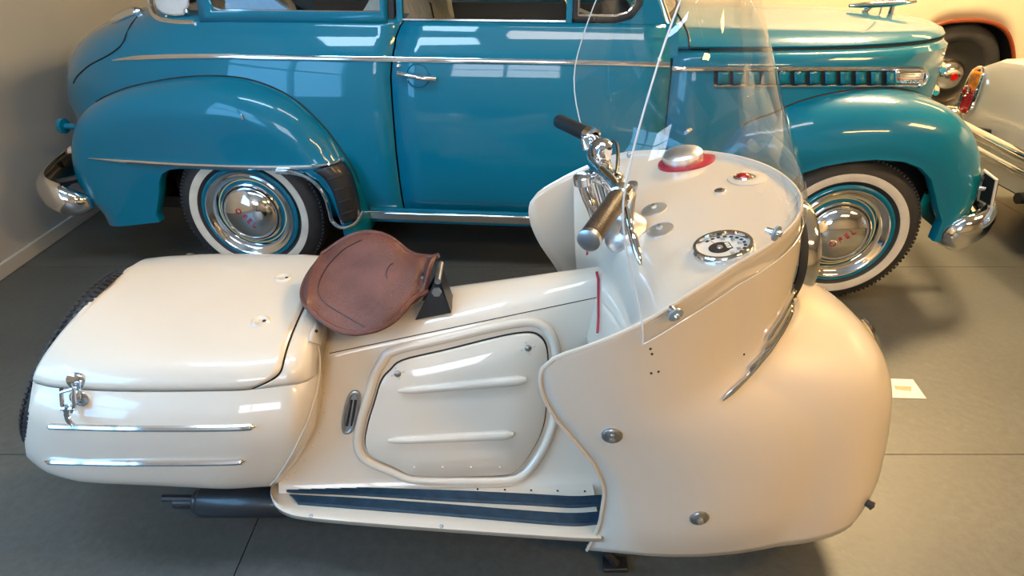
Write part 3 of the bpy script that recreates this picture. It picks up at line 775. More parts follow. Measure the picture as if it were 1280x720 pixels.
# ---- tail trunk: a rounded body cut at the rear by a leaning disc
ZS = .600                                    # seam between lid and lower body
TW = lambda u: float(pc([0, .12, .45, .8, 1], [.262, .284, .298, .295, .275], u))
TT = lambda u: float(pc([0, .15, .45, .8, 1], [.692, .688, .684, .682, .678], u))
TB = lambda u: float(pc([0, .15, .5, 1], [.282, .258, .245, .215], u))
def xr(z): return -1.262 + (z - .25) * .52
def xf(z): return float(pc([.2, .27, .35, .45, .56, .7, .9], [-.63, -.61, -.56, -.515, -.50, -.495, -.505], z))
def tpt(u, ph, k=1.0, dx=0.0):
    n = 2.15 + .25 * min(1, u * 3)
    c, s = math.cos(ph), math.sin(ph)
    if s >= 0: hz = TT(u) - ZS; ex = 2 / n
    else: hz = ZS - TB(u); ex = 2 / (n + 2.2 + 2.4 * min(1, u * 4))
    y = YC - TW(u) * sgp(c, ex) * k; zz = hz * sgp(s, ex)
    zc = .49
    z = zc + (ZS + zz - zc) * k
    a, b = xr(z), xf(z)
    return np.array([a + (b - a) * u + dx, y, z])
NU = 30
us = np.linspace(0.012, 1, NU)
def rear_ring(phs):
    out = []
    for k, d in ((.80, .02), (.90, .004), (.95, .0), (.98, .004), (1.0, .016)):
        out.append([tpt(0, p, k, d) for p in phs])
    return out
phu = np.linspace(0, math.pi, 41); phl = np.linspace(math.pi, 2 * math.pi, 41)
def lid_end(ph): return .87 + .105 * (1 - (1 - min(1, math.sin(ph) * 2.4)) ** 2.4)
lid_rows = rear_ring(phu) + [[tpt(.02 + (lid_end(p) - .02) * f, p) for p in phu] for f in np.linspace(.0, 1, NU)]
g_lid = grid(lid_rows)
low_rows = rear_ring(phl) + [[tpt(.02 + .98 * f, p) for p in phl] for f in np.linspace(0, 1, NU)]
low_rows += [[tpt(1, p, k, d) for p in phl] for k, d in ((.97, .02), (.90, .034), (.8, .04), (.55, .04))]
g_low = grid(low_rows)
col_rows = [[tpt(lid_end(p) + .006 + (1 - lid_end(p) - .006) * f, p) for p in phu] for f in np.linspace(0, 1, 8)]
col_rows += [[tpt(1, p, k, d) for p in phu] for k, d in ((.97, .02), (.90, .034), (.8, .04), (.55, .04))]
g_col = grid(col_rows)
reg('trunk', [g_lid, g_low, g_col])
lid = ob('trunk_lid', [([(p[0], p[1], p[2] + .0035) for p in g_lid[0]], g_lid[1])], CR, sco, solid=.004, soff=-1)
low = ob('trunk_body', [g_low], CR, sco, solid=.004, soff=-1)
ob('trunk_collar', [g_col], CR, sco, solid=.004, soff=-1)
ob('trunk_lining', [grid([[tpt(.03 + .9 * f, p, .965) for p in np.linspace(0, 2 * math.pi, 40, endpoint=False)] for f in np.linspace(0, 1, 12)], False, True)], MT['dark'], sco)
def mir(p): return np.array([p[0], 2 * YC - p[1], p[2]])
# chrome strips
for pts in ([(60, 531.5), (75, 532.5), (150, 534.5), (230, 535), (300, 534), (320, 532)], [(57, 575.5), (75, 576.5), (150, 578), (230, 578), (290, 577), (307, 575)]):
    pp = spline([hit('trunk', *p, .002)[0] for p in pts], 40)
    rr = [.002 + .006 * min(1, i / 4, (39 - i) / 3) for i in range(40)]
    ob('chrome_strip', [tube(pp, rr, 8)], CH, sco)
    ob('chrome_strip', [tube([mir(p) for p in pp], rr, 8)], CH, sco)
# toggle latches
def latch(far):
    f = mir if far else (lambda p: p)
    a, n = hit('trunk', 95, 473, .004); b = hit('trunk', 96, 503, .004)[0]
    q = lambda v: f(np.array(v))
    nn = np.array([0, -1 if not far else 1, 0])
    def disc(px, py):
        p, n = hit('trunk', px, py)
        return lathe([(.021, 0), (.021, .004), (.017, .006), (0, .0065)], f(p), nn * .98 + np.array([0, 0, .15]), 20)
    L0 = ob('latch', [disc(96, 476), disc(100, 497)], CH, sco)
    pts = lambda ps, o_: [f(hit('trunk', *p, o_)[0]) for p in ps]
    ob('latch_bow', [tube(pts([(86, 482), (86, 498), (90, 507)], .020), .0042, 8), tube(pts([(102, 480), (102, 497), (99, 507)], .022), .0042, 8),
                     tube(pts([(85, 484), (103, 481)], .020), .0042, 8), tube(pts([(85, 503), (103, 503)], .020), .006, 8)], CH, L0)
    ob('latch_lever', [tube(spline(pts([(93, 500), (92, 512), (95, 520), (100, 524)], .020), 12), [.007] * 4 + [.006] * 4 + [.005] * 4, 8)], CH, L0)
latch(False); latch(True)
# two drain dimples on the lid: small proud rims with dark holes
for px, py in ((354, 349), (326, 403)):
    p, n = hit('trunk', px, py)
    dmp = ob('lid_dimple', [lathe([(.022, .003), (.017, .0075), (.010, .007), (.006, .004)], p, n, 24)], CR, lid)
    q = hit('trunk', px + 5, py + 1)
    ob('hole', [lathe([(0, .0075), (.0045, .0078), (.0048, .003)], q[0], q[1], 12)], MT['dark'], lid)
# spare wheel let into the leaning rear face
tn = nrm([-1, 0, .50]); tc_ = np.array([xr(.475) - .0, YC, .475])
spare = ob('spare_wheel', [lathe([(0, .0), (.10, .0), (.14, .014), (.15, .0)], tc_ - tn * .02, tn, 48)], CR, sco)
lab(spare, 'spare wheel with ribbed tyre set into the sloping tail')
tor = []
for i in range(72):
    a = 2 * math.pi * i / 72; u_, v_, _ = frame(tn); d = math.cos(a) * u_ + math.sin(a) * v_
    tor.append([tc_ - tn * .014 + d * (.214 + .043 * math.cos(b)) + tn * .040 * math.sin(b) for b in np.linspace(0, 2 * math.pi, 18, endpoint=False)])
ob('tyre', [grid(tor, True, True)], MT['treadm'], spare)
tb = []
for i in range(96):
    a = 2 * math.pi * i / 96; u_, v_, _ = frame(tn); d = math.cos(a) * u_ + math.sin(a) * v_; t_ = -math.sin(a) * u_ + math.cos(a) * v_
    for b, sz in ((-.62, .009), (.15, .008), (.75, .006)):
        q = tc_ - tn * .014 + d * (.214 + .043 * math.cos(b)) + tn * .040 * math.sin(b); nn = d * math.cos(b) + tn * math.sin(b); bb = -d * math.sin(b) + tn * math.cos(b)
        V = [q + t_ * x1 * .0048 + bb * y1 * sz + nn * (z1 * .003 + .001) for x1 in (-1, 1) for y1 in (-1, 1) for z1 in (-1, 1)]
        tb.append((V, box(0, 1, 0, 1, 0, 1)[1]))
trd = ob('tread_blocks', tb, MT['treadm'], spare); trd['kind'] = 'stuff'
# ---- centre tunnel
def ysd(x, z): return 1.083 + .2908 * z + .0389 * x
def zcr(x): return .58 + (x + .43) * .1935
def zri(x): return .67 + (x + .187) * .186
def tun_sec(x):
    zc, zr = zcr(x), zri(x); y0 = ysd(x, zc)
    near = [(ysd(x, .20) - .03, .205), (ysd(x, .225) - .012, .215), (ysd(x, .25), .25)] + [(ysd(x, z), z) for z in np.linspace(.30, zc - .012, 8)] + [(ysd(x, zc) + .001, zc - .002)]
    for f in (.08, .25, .5, .75, 1.0):
        near.append((y0 + (YC - y0) * f, zc + (zr - zc) * (1 - (1 - f) ** 2.0)))
    pts = [np.array([x, y, z]) for y, z in near]
    return pts + [mir(p) for p in pts[::-1][1:]]
trow = [tun_sec(x) for x in np.linspace(-.60, .26, 30)]
reg('tunnel', [grid(trow)])
tun = ob('centre_tunnel', [grid(trow)], CR, sco, sharp=60)
ob('tunnel_seam_shade', [tube([hit('tunnel', x, 440 - (x - 420) * 68 / 325, .0004)[0] for x in np.linspace(412, 746, 30)], .0011, 5)], MT['dark'], tun)
# rear flange of the trunk against the tunnel: bead and rivets
fl = spline([hit('trunk', *p, .003)[0] for p in [(393, 418), (398, 445), (396, 480), (385, 520), (368, 560), (350, 590), (338, 605)]], 40)
ob('flange_bead', [tube(fl, .0025, 6)], CR, low)
for px, py in [(402, 470), (404, 490), (403, 515), (397, 540), (388, 558), (378, 575), (366, 590), (356, 599)]:
    p, n = hit('tunnel', px + 3, py)
    ob('rivet', [ball(p, .0032, .0032, .0032, 8, 5)], CR, tun)
# access panels on both flanks: pressed surround, panel, ribs, rivets, locks
PO = [(489, 462), (505, 450), (560, 437), (620, 422), (655, 416), (672, 419), (682, 433), (684, 465), (682, 505), (677, 535), (664, 562), (648, 583), (632, 592), (580, 594), (520, 592), (495, 582), (466, 567), (458, 553), (461, 530), (470, 500), (478, 475)]
BO = [(478, 452), (492, 438), (550, 424), (625, 407), (665, 402), (684, 412), (694, 434), (697, 470), (694, 515), (686, 545), (672, 572), (655, 592), (634, 600), (580, 601), (518, 599), (488, 588), (458, 574), (448, 556), (451, 528), (461, 495), (469, 468)]
pn = hit('tunnel', 570, 500)[1]
for far in (False, True):
    f = mir if far else (lambda p: np.array(p))
    o1 = spline([hit('tunnel', *p, .002)[0] for p in PO], 90, True); o2 = spline([hit('tunnel', *p, .010)[0] for p in PO], 90, True)
    ctr = np.mean(np.array(o2), axis=0)
    o3 = [p + (ctr - p) * .018 + pn * .003 for p in o2]; o4 = [p + (ctr - p) * .5 + pn * .0035 for p in o2]
    V, Fc = grid([[f(p) for p in r] for r in (o1, o2, o3, o4)], False, True)
    V2, F2 = patch([f(p) for p in o4], f(ctr + pn * .0037))
    sp_ = ob('side_panel', [(V, Fc), (V2, F2)], CR, sco, sharp=50)
    if not far: reg('panel', [(V, Fc), (V2, F2)])
    bead = spline([hit('tunnel', *p, .0)[0] for p in BO], 100, True)
    ob('pressed_surround', [tube([f(p) for p in bead], .013, 10, closed=True)], CR, sco)
    gap = spline([hit('tunnel', *p, .001)[0] for p in PO], 90, True)
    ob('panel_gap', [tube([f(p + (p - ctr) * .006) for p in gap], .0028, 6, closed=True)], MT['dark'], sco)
    for a, b in (((498, 488.5), (658, 474.5)), ((485, 550.5), (642, 543))):
        pts = [hit('panel', a[0] + (b[0] - a[0]) * t, a[1] + (b[1] - a[1]) * t, .0)[0] for t in np.linspace(0, 1, 16)]
        rr = [.004 + (.0065 + .003 * t) * min(1, t * 12, (1 - t) * 12 + .3) for t in np.linspace(0, 1, 16)]
        ob('rib', [tube([f(p) for p in pts], rr, 10)], CR, sp_)
    for px in (518, 553.5, 589, 625):
        p = hit('panel', px, 584.3)[0]
        ob('rivet', [ball(f(p), .0034, .0034, .0034, 8, 5)], CR, sp_)
    for px, py in ((497, 467), (660, 435)):
        p, n = hit('panel', px, py); n = n if not far else mir(n) - np.array([0, 2 * YC, 0])
        lk = ob('lock', [lathe([(0, .003), (.0065, .003), (.0085, .0015), (.0085, -.002)], f(p), n, 16)], MT['steel'], sp_)
        u_, v_, n_ = frame(n)
        for k in range(4):
            a = k * math.pi / 2 + .3
            ob('rivet', [ball(f(p) + .0155 * (math.cos(a) * u_ + math.sin(a) * v_), .0026, .0026, .0026, 8, 5)], CR, sp_)
# chrome vent slot behind the panel
vs_ = [hit('tunnel', *p, .004)[0] for p in [(444, 489), (449, 494), (447, 515), (441, 534), (434, 540), (430, 534), (432, 513), (438, 494)]]
vg = ob('vent_grille', [tube(spline(vs_, 40, True), .005, 8, closed=True), patch(vs_)], MT['steel'], sco)
for a, b in (((440, 499), (434, 531)), ((445, 499), (440, 531))):
    ob('slot', [tube([hit('tunnel', *a, .005)[0], hit('tunnel', *b, .005)[0]], .0035, 6)], MT['dark'], vg)
# ---- footboards
def board(far):
    f = mir if far else (lambda p: np.array(p))
    Zb = .22
    out_px = [(339, 606), (338, 618), (344, 632), (358, 641), (380, 646), (440, 652), (550, 660.5), (650, 667.5), (720, 672), (752, 673)]
    inn = [np.array([x, 1.19, Zb]) for x in (-.62, -.62, -.62, -.60, -.56, -.43, -.19, .0, .15, .21)]
    out = [U(*p, Z=Zb) for p in out_px]
    rows = [inn]
    c = spline(out, 60); i_ = spline(inn, 60)
    ins = [p + (q - p) * .16 for p, q in zip(c, i_)]
    rows = [i_, ins, [p + (q - p) * .08 + np.array([0, 0, .004]) for p, q in zip(c, i_)], [p + np.array([0, 0, .0]) for p in c], [p + np.array([0, .004, -.018]) for p in c], [p + np.array([0, .03, -.03]) for p in c], [p + np.array([0, .0, -.03]) for p in i_]]
    bd = ob('footboard', [grid([[f(p) for p in r] for r in rows])], CR, sco, sharp=60)
    for top, bot in (([(356, 607.5), (450, 609.5), (560, 612.5), (660, 617), (715, 620), (752, 618.5), (800, 616)], [(358, 614), (450, 618), (560, 625), (660, 630), (715, 633), (752, 631), (800, 629)]),
                     ([(362, 618), (450, 622.5), (560, 630), (660, 638), (715, 641), (752, 639), (800, 637)], [(372, 629), (450, 635), (560, 643.5), (660, 652), (715, 656), (748, 654), (800, 652)])):
        a = spline([U(*p, Z=Zb + .006) for p in top], 40); b = spline([U(*p, Z=Zb + .006) for p in bot], 40)
        n = 7
        R_ = [[f(p + (q - p) * t + np.array([0, 0, (.003 if k % 2 else -.001)])) for p, q in zip(a, b)] for k, t in enumerate(np.linspace(0, 1, 2 * n + 1))]
        R_ = [[f(np.array([p[0], p[1], Zb - .004])) for p in a]] + R_ + [[f(np.array([p[0], p[1], Zb - .004])) for p in b]]
        ob('rubber_strip', [grid(R_)], MT['ribber'], bd, sharp=20)
    for px in (597, 631, 664, 697, 731):
        ob('screw', [ball(f(U(px, 607.5 + (px - 600) * .02 + 4, Z=Zb + .001)), .003, .003, .002, 8, 4)], MT['dark'], bd)
    for px, py in ((389, 645), (552, 658)):
        ob('screw', [ball(f(U(px, py, Z=Zb)), .006, .006, .004, 10, 5)], MT['steel'], bd)
board(False); board(True)
# ---- front fairing
ZB0 = .150
qk = [0, .06, .14, .25, .38, .50, .57, .62, .665, .70, .75, .85, 1.0]
xn_k = [.945, .968, .985, .988, .978, .935, .875, .80, .705, .668, .66, .66, .638]
def xn(q): return float(pc(qk, xn_k, q))
def xrear(q): return float(pc([0, .04, .22, .37, .52, .66, .80, .90, .96, 1.0], [.185, .190, .206, .207, .183, .135, .082, .059, .054, .058], q))
def hrear(q): return float(pc([0, .22, .5, .8, 1], [.36, .378, .392, .402, .408], q))
def nn_(q): return float(pc([0, .10, .25, .40, .5, .66, .72, 1], [4.5, 3.7, 3.0, 2.6, 2.45, 2.3, 2.25, 2.15], q))
def zrim(x): return float(pc([.05, .075, .139, .228, .33, .45, .55, .67], [.738, .775, .815, .862, .912, .943, .962, .978], x))
def bulge(q): return float(pc([0, .2, .5, .7, 1], [.02, .035, .03, .03, .03], q))
NT = 56
def fpt(q, t):
    th = math.pi / 2 * t; n = nn_(q)
    s = math.sin(th) ** (2 / n); c = math.cos(th) ** (2 / n) if t < 1 else 0.0
    x = xrear(q) + (xn(q) - xrear(q)) * s
    h = hrear(q) * c + bulge(q) * math.sin(min(1, s * 1.6) * math.pi) 
    xR = xrear(1) + (xn(1) - xrear(1)) * (math.sin(th) ** (2 / nn_(1)))
    z = ZB0 + (zrim(xR) - ZB0) * q
    return np.array([x, YC - h, z])
ts = np.linspace(0, 1, NT); qs = np.concatenate([np.linspace(0, .5, 16), np.linspace(.53, .78, 14), np.linspace(.8, 1, 9)])
frow = []
for q in qs:
    r = [fpt(q, t) for t in ts]
    frow.append(r + [mir(p) for p in r[::-1][1:]])
lip = [np.array([p[0] * .985 + .004, YC + (p[1] - YC) * .96, p[2] - .006]) for p in frow[0]]
g_f = grid([lip] + frow)
reg('fairing', [g_f])
fair = ob('front_fairing', [g_f], CR, sco, solid=.006, soff=-1, sharp=70)
edge = [r[0] for r in frow] + frow[-1][1:] + [r[-1] for r in frow[::-1]][1:]
ob('edge_bead', [tube(edge, .0042, 6)], CR, fair)
for px, py in ((765, 544), (874, 647)):
    p, n = hit('fairing', px, py)
    bo = ob('cover_bolt', [lathe([(.0215, -.002), (.0215, .003), (.018, .0065), (.009, .0075), (0, .0075)], p, n, 24)], MT['steel'], fair)
    ob('bolt_head', [lathe([(.0085, .006), (.008, .014), (.004, .016), (0, .016)], p, n, 6)], CH, fair)
for px, py in ((813, 436), (815, 442.5), (814, 466.5), (823, 464.5), (930, 443)):
    p, n = hit('fairing', px, py)
    ob('screw_hole', [lathe([(0, .0008), (.0026, .0008), (.0026, -.001)], p, n, 10)], MT['dark'], fair)
p, n = hit('fairing', 1004, 686)
ob('edge_screw', [lathe([(.012, -.004), (.012, .004), (.007, .010), (0, .011)], p, n, 16)], MT['black'], fair)
p, n = hit('fairing', 1083, 628)
ob('edge_clip', [lathe([(.010, -.006), (.010, .010), (.012, .016), (0, .02)], p, n, 8)], MT['black'], fair)
# chrome whiskers sweeping back from the headlamp
for pts in ([(994, 352), (986, 372), (975, 394), (964, 411), (955, 424)], [(994, 360), (986, 382), (974, 407), (962, 425), (952, 436)], [(994, 366), (984, 392), (968, 420), (950, 444), (934, 461)], [(993, 372), (980, 404), (958, 440), (930, 473), (901, 500)]):
    pp = [hit('fairing', p[0], p[1], .0055)[0] for p in spline([np.array(p) for p in pts], 30)]
    ob('whisker_trim', [tube(pp, [.0046] * 22 + [.0048, .0052, .0056, .0058, .0056, .005, .004, .002], 8)], CH, fair)
# headlamp
hz = .80; hx = xn((hz - ZB0) / (.978 - ZB0))
hl = ob('headlamp', [lathe([(.118, -.05), (.128, -.02), (.130, .006), (.122, .020), (.105, .026)], (hx + .015, YC, hz), (1, 0, .02), 48)], CH, sco)
ob('headlamp_gasket', [lathe([(.131, -.03), (.134, -.022), (.131, -.012)], (hx + .015, YC, hz), (1, 0, .02), 48)], MT['dark'], hl)
ob('headlamp_glass', [lathe([(.106, .022), (.08, .042), (.04, .054), (0, .058)], (hx + .015, YC, hz), (1, 0, .02), 40)], MT['lens'], hl)
# nose crest on the wheel cover
nc = [np.array([xn(q) + .006, YC - .0, ZB0 + (.978 - ZB0) * q]) for q in np.linspace(.30, .54, 20)]
ob('nose_crest', [tube(nc, [.004 + .012 * math.sin(math.pi * i / 19) for i in range(20)], 8)], CH, fair)
# ---- instrument panel inside the rim
xs_ = np.linspace(.185, .655, 44)
def rim_half(x):
    best = min(frow[-1][:NT], key=lambda p: abs(p[0] - x)); i = [k for k in range(NT) if frow[-1][k] is best][0]
    j = i + 1 if (frow[-1][i][0] < x and i + 1 < NT) else i - 1
    j = max(0, min(NT - 1, j)); a, b = frow[-1][i], frow[-1][j]
    t = 0 if abs(b[0] - a[0]) < 1e-6 else (x - a[0]) / (b[0] - a[0])
    return YC - (a[1] + (b[1] - a[1]) * t)
def zdash(x, f):
    zc = float(pc([.185, .215, .25, .30, .36, .45, .55, .66], [.60, .74, .835, .880, .905, .932, .952, .966], x))
    edge_ = zrim(x) - .010
    k = abs(f) ** 3
    return zc * (1 - k) + edge_ * k
drow = []
for x in xs_:
    h = max(rim_half(x) - .004, .002)
    drow.append([np.array([x, YC + h * f, zdash(x, f)]) for f in np.linspace(-1, 1, 41)])
reg('dash', [grid(drow)])
dash = ob('instrument_panel', [grid(drow)], CR, sco, sharp=70)
# red piping along the rear edge of the panel
def hit_first(keys, px, py, off):
    return min((hit(k, px, py, off)[0] for k in keys), key=lambda q: np.linalg.norm(q - EYE))
for pts in ([(746, 341), (748, 350), (749, 380), (749, 400), (748, 416)], [(737, 256), (735, 275), (734, 300), (735, 318)]):
    ob('red_piping', [tube([hit_first(('tunnel', 'dash'), *p, .002) for p in pts], .0035, 8)], MT['red'], sco)
def on(px, py, off=0): return hit('dash', px, py, off)
# filler cap on a red oval plate
p, n = on(858, 202); u_, v_, n_ = frame(n, (1, 0, 0))
fd = ob('filler_plate', [grid([[p + a_ * (.075 * math.cos(t) * v_ * 1.0 + .066 * math.sin(t) * u_) + n_ * h for t in np.linspace(0, 2 * math.pi, 48, endpoint=False)] for a_, h in ((1.0, -.004), (.99, .004), (.9, .007), (.4, .008))], False, True)], MT['red'], dash)
p2 = on(854, 203)[0]
kn = []
for k in range(60):
    a = 2 * math.pi * k / 60; kn.append(1.0 + .025 * (k % 2))
prof = [(.050, .006), (.051, .012), (.051, .026), (.047, .031), (.035, .036), (.015, .039), (0, .0395)]
V, Fc = lathe(prof, p2, n_, 60)
V = [np.array(v) if not (60 <= i < 180) else p2 + n_ * ((np.array(v) - p2) @ n_) + ((np.array(v) - p2) - n_ * ((np.array(v) - p2) @ n_)) * kn[i % 60] for i, v in enumerate(V)]
ob('fuel_cap', [(V, Fc)], MT['alu'], dash)
# two brushed discs, lamp, key switch, speedometer
for px, py in ((818, 262), (825.5, 288)):
    p, n = on(px, py); ob('cover_disc', [lathe([(.030, 0), (.030, .003), (.018, .006), (.007, .008), (.006, .012), (0, .012)], p, n, 36)], MT['alu'], dash)
    ob('disc_screw', [lathe([(.0045, .011), (.004, .0145), (0, .0145)], p, n, 12)], MT['steel'], dash)
p, n = on(929, 223.5); wl = ob('lamp_ring', [lathe([(.023, 0), (.023, .006), (.019, .009), (.017, .007)], p, n, 28)], CH, dash)
ob('warning_lamp', [lathe([(.018, .005), (.014, .011), (.007, .014), (0, .0145)], p, n, 24)], MT['lampred'], dash)
ob('lamp_plinth', [lathe([(.046, -.001), (.046, .0025), (.040, .004), (.02, .004)], on(934, 223)[0], n, 36)], CR, dash)
p, n = on(900, 239.5); ob('key_switch', [lathe([(.013, 0), (.013, .004), (.009, .006), (.005, .006)], p, n, 20)], CH, dash)
ob('key_hole', [lathe([(.006, .0055), (.005, .008), (0, .008)], p, n, 12)], MT['black'], dash)
p, n = on(904, 312); u_, v_, n_ = frame(n, (0, 1, 0))
sp0 = ob('speedometer', [lathe([(.060, -.004), (.061, .008), (.057, .014), (.051, .014), (.049, .006)], p, n, 48)], CH, dash)
ob('dial', [lathe([(.050, .0055), (.02, .006), (0, .006)], p, n, 40)], MT['dial'], sp0 if False else dash)
ux = nrm(np.array([1, 0, 0]) - n_ * n_[0]); uy = np.cross(n_, ux)       # dial reads facing the rider: up = forward
ob('odometer_window', [prism([p + n_ * .0064 + ux * a + uy * b for a, b in ((.004, -.014), (.016, -.014), (.016, .014), (.004, .014))], n_ * .0008)], MT['black'], dash)
ob('dial_hub', [lathe([(.022, .0062), (.022, .0068), (0, .0068)], p - ux * .006, n_, 24)], MT['black'], dash)
ob('dial_boss', [lathe([(.006, .007), (.005, .010), (0, .010)], p - ux * .006, n_, 14)], MT['alu'], dash)
ob('needle', [prism([p + n_ * .009 + a for a in (-ux * .006 + uy * .002, -ux * .006 - uy * .002, -ux * .018 + uy * .036)], n_ * .0008)], MT['red'], dash)
marks = []
for k in range(15):
    a = R(-120) + R(240) * k / 14
    d = math.cos(a) * ux + math.sin(a) * uy; t_ = -math.sin(a) * ux + math.cos(a) * uy; q = p + d * .042 + n_ * .0064
    o_ = ob('dial_mark', [prism([q + d * x1 + t_ * y1 for x1, y1 in ((-.003, -.0035), (.003, -.0035), (.003, .0035), (-.003, .0035))], n_ * .0006)], MT['black'], dash)
for txt_, a in (('20', 75), ('40', 40), ('60', 0), ('80', -40), ('100', -75)):
    cur = bpy.data.curves.new('dial_text', 'FONT'); cur.body = txt_; cur.size = .011; cur.align_x = 'CENTER'; cur.align_y = 'CENTER'
    tv, tf = text_mesh(cur); q = p + (math.cos(R(a)) * ux + math.sin(R(a)) * uy) * .032 + n_ * .0069
    ob('dial_number', [([q - uy * v[0] + ux * v[1] for v in tv], tf)], MT['black'], dash)
for cur_n in (0, 1, 2):
    q = p + n_ * .0075 + ux * .010 + uy * (.008 - .008 * cur_n)
    ob('odometer_digit', [prism([q + ux * a + uy * b for a, b in ((-.004, -.0028), (.004, -.0028), (.004, .0028), (-.004, .0028))], n_ * .0005)], MT['paper'], dash)
# gear-shift dome at the foot of the column
p, n = on(784, 293)
dm = ob('shift_housing', [lathe([(.054, -.01), (.053, .012), (.046, .030), (.032, .040), (.012, .044), (0, .044)], p, nrm(n + np.array([-.35, -.1, 0])), 36)], MT['alu'], sco)
for px, py in ((763, 303), (778, 305), (763, 290)):
    d = nrm(n + np.array([-.35, -.1, 0])); u_, v_, _ = frame(d)
    a = {763: 2.2, 778: .9}[px] + (1.2 if py == 290 else 0)
    q = p + d * .030 + .043 * (math.cos(a) * u_ + math.sin(a) * v_)
    ob('housing_hole', [ball(q, .007, .007, .007, 10, 6)], MT['black'], dm)
# ---- handlebar
def T(name, pts, r, mat, parent, n=12, k=None): return ob(name, [tube(spline(pts, k or 24), r, n)], mat, parent)
HB = T('handlebar', [U(776, 246, Y=1.12), U(766, 228, Y=1.20), U(752, 214, Y=1.27), U(741, 204, Y=1.36), U(739, 193, Y=1.42), U(745, 183, Y=1.46), U(744, 175, Y=1.52), U(728, 167, Y=1.60)], .0125, CH, sco, 14, 50)
# near grip
ga, gb = U(773, 247, Y=1.115), U(736, 300, Y=.975)
gd = nrm(gb - ga)
grp = ob('grip', [lathe([(.012, -.006), (.0185, 0), (.0205, .008), (.0205, np.linalg.norm(gb - ga) - .012), (.0195, np.linalg.norm(gb - ga) - .008)], ga, gd, 24)], MT['brownrub'], HB)
ob('grip_end', [lathe([(.0195, -.009), (.0215, -.007), (.0215, .003), (.016, .006), (0, .007)], gb, gd, 24)], MT['steel'], HB)
ob('grip_collar', [lathe([(.014, -.03), (.0215, -.024), (.0215, -.002), (.014, .002)], ga, gd, 24)], CH, HB)
# far grip
fa, fb_ = U(735, 168, Y=1.57), U(698, 151, Y=1.735)
fd_ = nrm(fb_ - fa); ln_ = np.linalg.norm(fb_ - fa)
ob('grip', [lathe([(.012, -.004), (.0185, 0), (.0195, .01), (.0195, ln_ - .01), (.016, ln_), (0, ln_ + .003)], fa, fd_, 20)], MT['tan'], HB)
ob('grip_collar', [lathe([(.013, -.036), (.021, -.030), (.022, -.004), (.013, .002)], fa, fd_, 20)], CH, HB)
ob('clamp', [lathe([(.0, -.018), (.012, -.018), (.015, -.012), (.015, .012), (0, .016)], U(734, 180, Y=1.53), (.3, -.4, -1), 14)], CH, HB)
# steering head: twin posts, yoke, top nut
T('fork_post', [U(729, 226, Y=1.30), U(736, 246, Y=1.29), U(744, 265, Y=1.28), U(752, 290, Y=1.28)], .0155, CH, HB)
T('fork_post', [U(746, 200, Y=1.40), U(750, 225, Y=1.40), U(760, 262, Y=1.40), U(768, 290, Y=1.40)], .0155, CH, HB)
T('yoke', [U(727, 224, Y=1.28), U(742, 219, Y=1.34), U(758, 212, Y=1.42)], [.016] * 24, CH, HB)
ob('post_cap', [lathe([(.020, -.014), (.020, .004), (.012, .009), (0, .010)], U(728, 222, Y=1.285), (-.2, -.1, 1), 18)], CH, HB)
ob('top_nut', [lathe([(.022, -.02), (.024, 0), (.022, .014), (.010, .022), (0, .023)], U(752, 186, Y=1.36), (-.1, -.3, 1), 6 * 3)], CH, HB)
ob('stem_clamp', [ball(U(752, 216, Y=1.33), .030, .036, .026, 18, 10)], CH, HB)
ob('stem_clamp', [ball(U(766, 226, Y=1.28), .026, .022, .024, 16, 9)], CH, HB)
T('stem', [U(752, 200, Y=1.36), U(757, 215, Y=1.36), U(772, 275, Y=1.36), U(780, 296, Y=1.36)], .018, CH, HB)
T('cable', [U(757, 180, Y=1.44), U(768, 178, Y=1.42), U(772, 186, Y=1.36), U(772, 205, Y=1.28), U(770, 218, Y=1.24)], .0042, MT['black'], HB, 8)
T('cable', [U(746, 196, Y=1.38), U(756, 205, Y=1.36), U(762, 218, Y=1.34), U(766, 240, Y=1.33)], .0045, MT['black'], HB, 8)
# brake lever (near side) and shift lever
T('brake_lever', [U(779, 252, Y=1.13), U(784, 266, Y=1.11), U(788, 285, Y=1.09), U(794, 305, Y=1.06), U(801, 332, Y=1.03)], [.006] * 8 + [.007] * 6 + [.0085] * 6 + [.0075, .0065, .005, .002], CH, HB, 10)
T('shift_lever', [U(791, 228, Y=1.22), U(791, 238, Y=1.22), U(789, 252, Y=1.21), U(786, 275, Y=1.20), U(780, 290, Y=1.22)], [.010, .011, .011, .010, .009, .008, .007, .007] + [.009] * 8 + [.010] * 8, MT['steel'], HB, 10)
ob('lever_clamp', [lathe([(.0, -.02), (.016, -.018), (.018, 0), (.016, .018), (0, .02)], U(778, 249, Y=1.14), gd, 16)], CH, HB)
